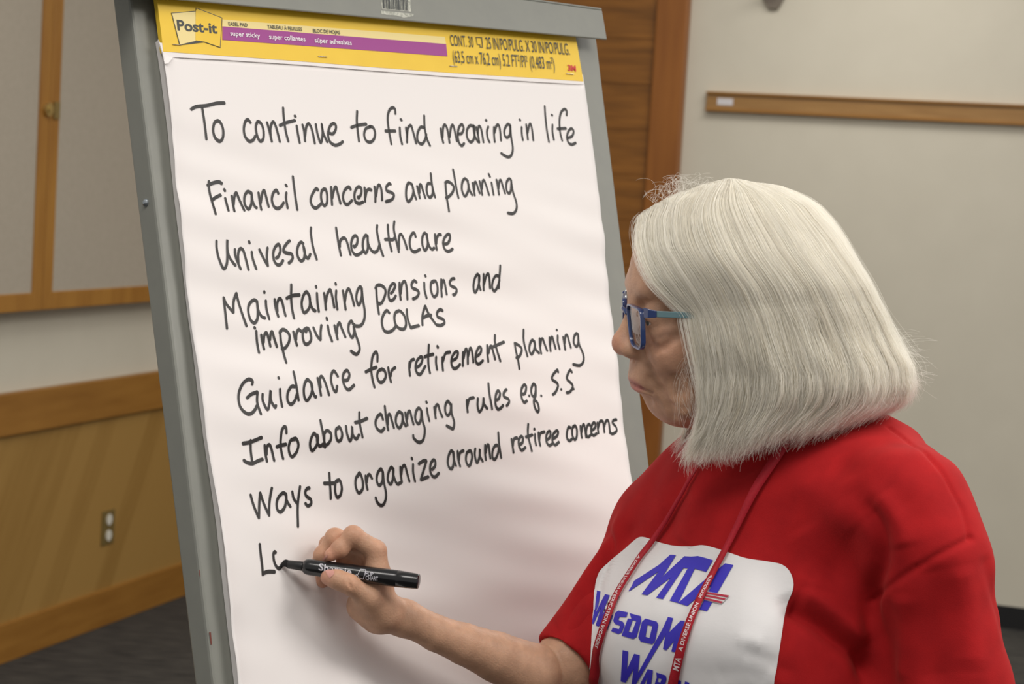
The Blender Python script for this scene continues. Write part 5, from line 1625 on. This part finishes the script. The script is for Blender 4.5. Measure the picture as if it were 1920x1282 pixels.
hc.attributes['position'].data.foreach_set('vector', np.concatenate(strands).astype(np.float32).ravel())
ra = hc.attributes.get('radius') or hc.attributes.new('radius', 'FLOAT', 'POINT')
ra.data.foreach_set('value', np.concatenate(rads).astype(np.float32))
ta_ = hc.attributes.new('tone', 'FLOAT', 'CURVE')
ta_.data.foreach_set('value', np.array(tones + [0.8] * (len(strands) - len(tones)), dtype=np.float32))
hc.materials.append(M_hair)
ho = bpy.data.objects.new('hair_strands', hc)
COL.objects.link(ho)
ho.parent = hair
ho['kind'] = 'stuff'

# ------------------------------------------------------------------ glasses
gl = empty('eyeglasses', HP(76, 0, 5), 'blue plastic framed eyeglasses worn on the face', 'glasses')
M_frame = mat('blue_acetate', rgb(54, 72, 122), 0.18, spec=0.6, coat=0.5, **{'Transmission Weight': 0.15})
M_temple = mat('teal_acetate', rgb(104, 134, 140), 0.25, spec=0.6, coat=0.3)
M_lens = bpy.data.materials.new('spectacle_lens')
M_lens.use_nodes = True
nt = M_lens.node_tree
nt.nodes.remove(nt.nodes['Principled BSDF'])
mx = nt.nodes.new('ShaderNodeMixShader')
tr_ = nt.nodes.new('ShaderNodeBsdfTransparent')
gs = nt.nodes.new('ShaderNodeBsdfGlossy')
gs.inputs['Roughness'].default_value = 0.02
lw = nt.nodes.new('ShaderNodeFresnel')
lw.inputs['IOR'].default_value = 1.9
tr_.inputs[0].default_value = (0.93, 0.93, 0.95, 1)
nt.links.new(lw.outputs[0], mx.inputs[0])
nt.links.new(tr_.outputs[0], mx.inputs[1])
nt.links.new(gs.outputs[0], mx.inputs[2])
nt.links.new(mx.outputs[0], nt.nodes['Material Output'].inputs['Surface'])


def GP(l, u, df=0.0):
    return HP(80.5 - 7.0 * (abs(l) / 66.0) ** 2 + (0.06 if l > 0 else 0.15) * l + df + 0.03 * u, l, u)


LENS = rounded(11.5, -19, 58.5, 22, 9, 5)
LENS = [(x + (0.34 * (22 - y) if x < 35 else 0.0), y) for x, y in LENS]
cen_l = np.mean(LENS, axis=0)


def ring(s, grow, df):
    out = []
    for x, y in LENS:
        d = np.array([x, y]) - cen_l
        d = d * (1 + grow / np.linalg.norm(d))
        out.append(GP((cen_l[0] + d[0]) * s, cen_l[1] + d[1], df))
    return out


for s in (1, -1):
    A_, B_, C_, D_ = ring(s, -0.8, 1.6), ring(s, 1.7, 1.6), ring(s, 1.7, -3.6), ring(s, -0.8, -3.6)
    n = len(A_)
    mb = MB()
    vv_ = A_ + B_ + C_ + D_
    ff_ = []
    for i in range(n):
        j = (i + 1) % n
        for a_, b_ in ((0, 1), (1, 2), (2, 3), (3, 0)):
            ff_.append((a_ * n + i, a_ * n + j, b_ * n + j, b_ * n + i))
    o = mb.add(vv_, ff_).build('rim', M_frame, gl, True)
    bevel(o, 0.0005)
    mk('lens', ring(s, -0.2, -0.6) + [GP(cen_l[0] * s, cen_l[1], 0.6)], [(i, (i + 1) % n, n) for i in range(n)], M_lens, gl, True)
    # end piece and temple
    pts = [HP(71.5 + 6 * s, 59.5 * s, 20), HP(68.5 + 6 * s, 65 * s, 20), HP(66, 68.5 * s, 19.5), HP(30, 75 * s, 18.0), HP(-14, 83 * s, 15.5), HP(-32, 84 * s, 6), HP(-44, 82 * s, -12)]
    hh = [5.0, 4.6, 3.3, 3.1, 2.6, 2.4, 2.2]
    for nm, rng_, M_ in (('hinge', (0, 3), M_frame), ('temple', (2, 7), M_temple)):
        v_, f_ = [], []
        for i in range(*rng_):
            for a_, b_ in ((-1, -1), (1, -1), (1, 1), (-1, 1)):
                v_.append(pts[i] + hl * a_ * 1.4 * HS + hu * b_ * hh[i] * HS * (1.04 if nm == 'hinge' else 1))
        m_ = rng_[1] - rng_[0]
        for i in range(m_ - 1):
            for k in range(4):
                f_.append((4 * i + k, 4 * i + (k + 1) % 4, 4 * i + 4 + (k + 1) % 4, 4 * i + 4 + k))
        f_ += [(3, 2, 1, 0), tuple(4 * (m_ - 1) + k for k in range(4))]
        bevel(MB().add(v_, f_).build(nm, M_, gl), 0.0006)
bp_ = [GP(-9.5, 11), GP(-5, 14.5, 1.5), GP(0, 15.5, 2.4), GP(5, 14.5, 1.5), GP(9.5, 11)]
MB().tube(catmull(bp_, 4), 2.2 * HS, 10).build('bridge', M_frame, gl, True)

# ------------------------------------------------------------------ lanyard
M_ribbon = mat('red_ribbon', rgb(176, 30, 44), 0.55, noise=(500, rgb(160, 24, 38), 0.2), spec=0.3)
M_wtxt = mat('ribbon_lettering', rgb(232, 214, 216), 0.6)
ln = empty('lanyard', W(1385, 900, 1.9), 'thin red neck lanyard with white lettering hanging over the shirt', 'lanyard')
RIB = [([(1330, 846), (1322.7, 858), (1298, 907), (1254, 976), (1215, 1034.6), (1188, 1078), (1166, 1113), (1147, 1158), (1132, 1205), (1121, 1262), (1122, 1290), (1133, 1340), (1150, 1420)],
        [6, 6.5, 7.5, 9, 12, 13, 14, 16, 18, 20, 21, 21, 21]),
       ([(1474, 832), (1466, 848), (1446, 878), (1418, 920), (1386, 985), (1352, 1054), (1332, 1092), (1313, 1130), (1296, 1170), (1283, 1210), (1271, 1255), (1262, 1300), (1252, 1360), (1238, 1420)],
        [19, 18.5, 17.5, 16, 12, 11.5, 12.5, 13.5, 15, 16.5, 17.5, 18.5, 19, 19])]
paths = []
for pts, ws in RIB:
    C_ = catmull([np.array([p[0], p[1], w_]) for p, w_ in zip(pts, ws)], 6)
    L3, N3, W3 = [], [], []
    for c in C_:
        p, n = cast(SB, c[0], c[1])
        if p is None:
            continue
        L3.append(p)
        N3.append(n)
        W3.append(c[2] * rp(1, 1.95))
    L3, N3 = np.array(L3), np.array(N3)
    for _ in range(6):
        L3[1:-1] = 0.5 * L3[1:-1] + 0.25 * (L3[:-2] + L3[2:])
        N3[1:-1] = 0.5 * N3[1:-1] + 0.25 * (N3[:-2] + N3[2:])
    # keep the ribbon outside the cloth
    view = (CAM - L3)
    view /= np.linalg.norm(view, axis=1)[:, None]
    N3 = N3 + 0.8 * view
    N3 /= np.linalg.norm(N3, axis=1)[:, None]
    L3 = L3 + N3 * 0.0048
    paths.append((L3, N3, W3))
    for it_ in range(4):
        for i in range(len(L3)):
            c_, n_, j_, d_ = SB.find_nearest(Vector(L3[i]))
            n_ = np.array(n_)
            gap = (L3[i] - np.array(c_)) @ n_
            if gap < 0.0062:
                L3[i] = L3[i] + n_ * (0.0062 - gap)
        if it_ < 3:
            L3[1:-1] = 0.6 * L3[1:-1] + 0.2 * (L3[:-2] + L3[2:])
    v_, f_ = [], []
    for i in range(len(L3)):
        t = L3[min(i + 1, len(L3) - 1)] - L3[max(i - 1, 0)]
        t /= np.linalg.norm(t)
        sd = np.cross(N3[i], t)
        sd /= np.linalg.norm(sd)
        for e_ in (-1, 1):
            v_.append(L3[i] + sd * e_ * W3[i] / 2)
    f_ = [(2 * i, 2 * i + 2, 2 * i + 3, 2 * i + 1) for i in range(len(L3) - 1)]
    so_ = mk('strap', v_, f_, M_ribbon, ln, True)
    so_.modifiers.new('thickness', 'SOLIDIFY').thickness = 0.0010
    so_['_'] = 0
    del so_['_']


def ribbon_text(k, s, px0, px1, hfrac, flip, lane=0.0):
    """lettering along strap k between two pixel heights"""
    L3, N3, W3 = paths[k]
    pr_ = []
    for p in L3:
        c = ROT.T @ (p - CAM)
        pr_.append(641 - F * c[1] / -c[2])
    pr_ = np.array(pr_)
    seg = np.concatenate([[0], np.cumsum(np.linalg.norm(np.diff(L3, axis=0), axis=1))])
    s0, s1 = np.interp([px0, px1], pr_, seg)
    v, t = text2d(s, 0.02)
    x0, x1 = min(p[0] for p in v), max(p[0] for p in v)
    out = []
    for x, y in v:
        a = s0 + (s1 - s0) * (x - x0) / (x1 - x0)
        i = int(np.clip(np.searchsorted(seg, a) - 1, 0, len(L3) - 2))
        u_ = (a - seg[i]) / (seg[i + 1] - seg[i])
        p = L3[i] * (1 - u_) + L3[i + 1] * u_
        n = N3[i]
        w_ = W3[i] * (1 - u_) + W3[i + 1] * u_
        tt = L3[i + 1] - L3[i]
        tt /= np.linalg.norm(tt)
        sd = np.cross(n, tt)
        if sd @ (ROT @ np.array([1.0, 0, 0])) < 0:
            sd = -sd
        out.append(p + n * 0.0004 + sd * flip * ((y - 0.35) * w_ * hfrac + lane * w_))
    return out, t


straps = [o for o in ln.children]
for k, items in ((0, [('A DIVERSE UNION of EDUCATION WORKERS', 1042, 1214, 0.66, 1, -0.05)]), (1, [('of EDUCATION', 1078, 1120, 0.62, -1, 0.0), ('A DIVERSE UNION', 1220, 1130, 0.66, -1, 0.0), ('MTA', 1256, 1232, 0.95, -1, 0.0)])):
    tv, tf = [], []
    for s, a_, b_, h_, fl_, la_ in items:
        v, t = ribbon_text(k, s, a_, b_, h_, fl_, la_)
        kk = len(tv)
        tv += v
        tf += [tuple(i + kk for i in q_) for q_ in t]
    mk('strap_lettering', tv, tf, M_wtxt, straps[k])

# ------------------------------------------------------------------ marker
mk_root = empty('marker', HC(900, 565, -0.012), 'black felt tip marker held between thumb and fingers', 'marker')
M_pen = mat('black_plastic', rgb(22, 22, 24), 0.22, spec=0.5, coat=0.3)
M_pend = mat('matte_black_plastic', rgb(30, 30, 31), 0.42)
M_felt = mat('felt_nib', rgb(26, 24, 24), 0.9)
M_pw = mat('marker_print', rgb(208, 206, 214), 0.5)


def PEN(x, o=0.0):
    """point of the marker's axis at crop x"""
    return HC(x, 525 + (x - 600) * 0.1322, -0.001 - 0.025 * (x - 430) / 1040)


prof = [(552, 4.4), (556, 6.0), (570, 7.2), (590, 7.75), (620, 8.0), (760, 8.05), (1000, 8.1), (1200, 8.25), (1300, 8.2), (1302, 8.05), (1306, 8.05), (1308, 8.2), (1380, 7.9), (1466, 7.3), (1474, 6.9)]
MBp = MB().tube([PEN(x) for x, _ in prof], [r_ * 0.001 for _, r_ in prof], 32)
barrel = MBp.build('barrel', M_pen, mk_root, True)
PB = BVHTree.FromPolygons([tuple(map(float, v)) for v in MBp.v], MBp.f)
nh = [(428, 3.6), (432, 4.1), (540, 4.6), (556, 4.7)]
MB().tube([PEN(x) for x, _ in nh], [r_ * 0.001 for _, r_ in nh], 24).build('nib_holder', M_pend, mk_root, True)
a_, b_ = PEN(440), HC(372, 512, 0.0)
upv = PV
nv = []
for P_, h_, w_ in ((a_, 0.0036, 0.0028), (HC(405, 492, -0.0008), 0.0034, 0.0026), (b_, 0.0014, 0.0020)):
    dn_ = np.cross(PN, PH)
    for e1, e2 in ((-1, -1), (1, -1), (1, 1), (-1, 1)):
        nv.append(P_ + PN * e1 * w_ * 0.7 + upv * e2 * h_)
nf_ = [(0, 3, 2, 1), (8, 9, 10, 11)] + [(4 * i + k, 4 * i + (k + 1) % 4, 4 * i + 4 + (k + 1) % 4, 4 * i + 4 + k) for i in (0, 1) for k in range(4)]
bevel(MB().add(nv, nf_).build('nib', M_felt, mk_root, True), 0.0004)
tv, tf = [], []


def pen_put(v, t, ml=1.2):
    v2, t2 = fine(v, t, ml)
    k = len(tv)
    ok = []
    P = []
    for q_ in v2:
        p, n = cast(PB, q_[0], q_[1], 0.00015)
        ok.append(p is not None)
        P.append(p if p is not None else np.zeros(3))
    tv.extend(P)
    tf.extend(tuple(i + k for i in q_) for q_ in t2 if all(ok[i] for i in q_))


c2 = lambda x, y: (440 + x / 4.2725, 940 + y / 4.2725)
v, t = place_text('Sharpie', c2(672, 548), c2(935, 590), 12.5, 0.012, up=(0.10, -1))
pen_put(v, t)
v, t = place_text('FLIP', c2(1050, 590), c2(1112, 597), 7.2, 0.02, up=(-0.05, -1))
pen_put(v, t)
v, t = place_text('CHART', c2(1050, 626), c2(1150, 634), 7.6, 0.02, up=(-0.05, -1))
pen_put(v, t)
for a, b, w_ in (((1008, 542), (1052, 548), 5), ((1052, 548), (1030, 622), 5), ((1008, 542), (985, 588), 5), ((962, 600), (1030, 622), 5), ((962, 590), (985, 588), 5), ((975, 582), (995, 606), 4)):
    d = np.array(b, float) - np.array(a, float)
    d /= np.linalg.norm(d)
    n_2 = np.array([-d[1], d[0]]) * w_ / 2
    quad = [np.array(a) + n_2, np.array(b) + n_2, np.array(b) - n_2, np.array(a) - n_2]
    v, t = tess([[c2(*q_) for q_ in quad]])
    pen_put(v, t)
mk('barrel_print', tv, tf, M_pw, barrel)
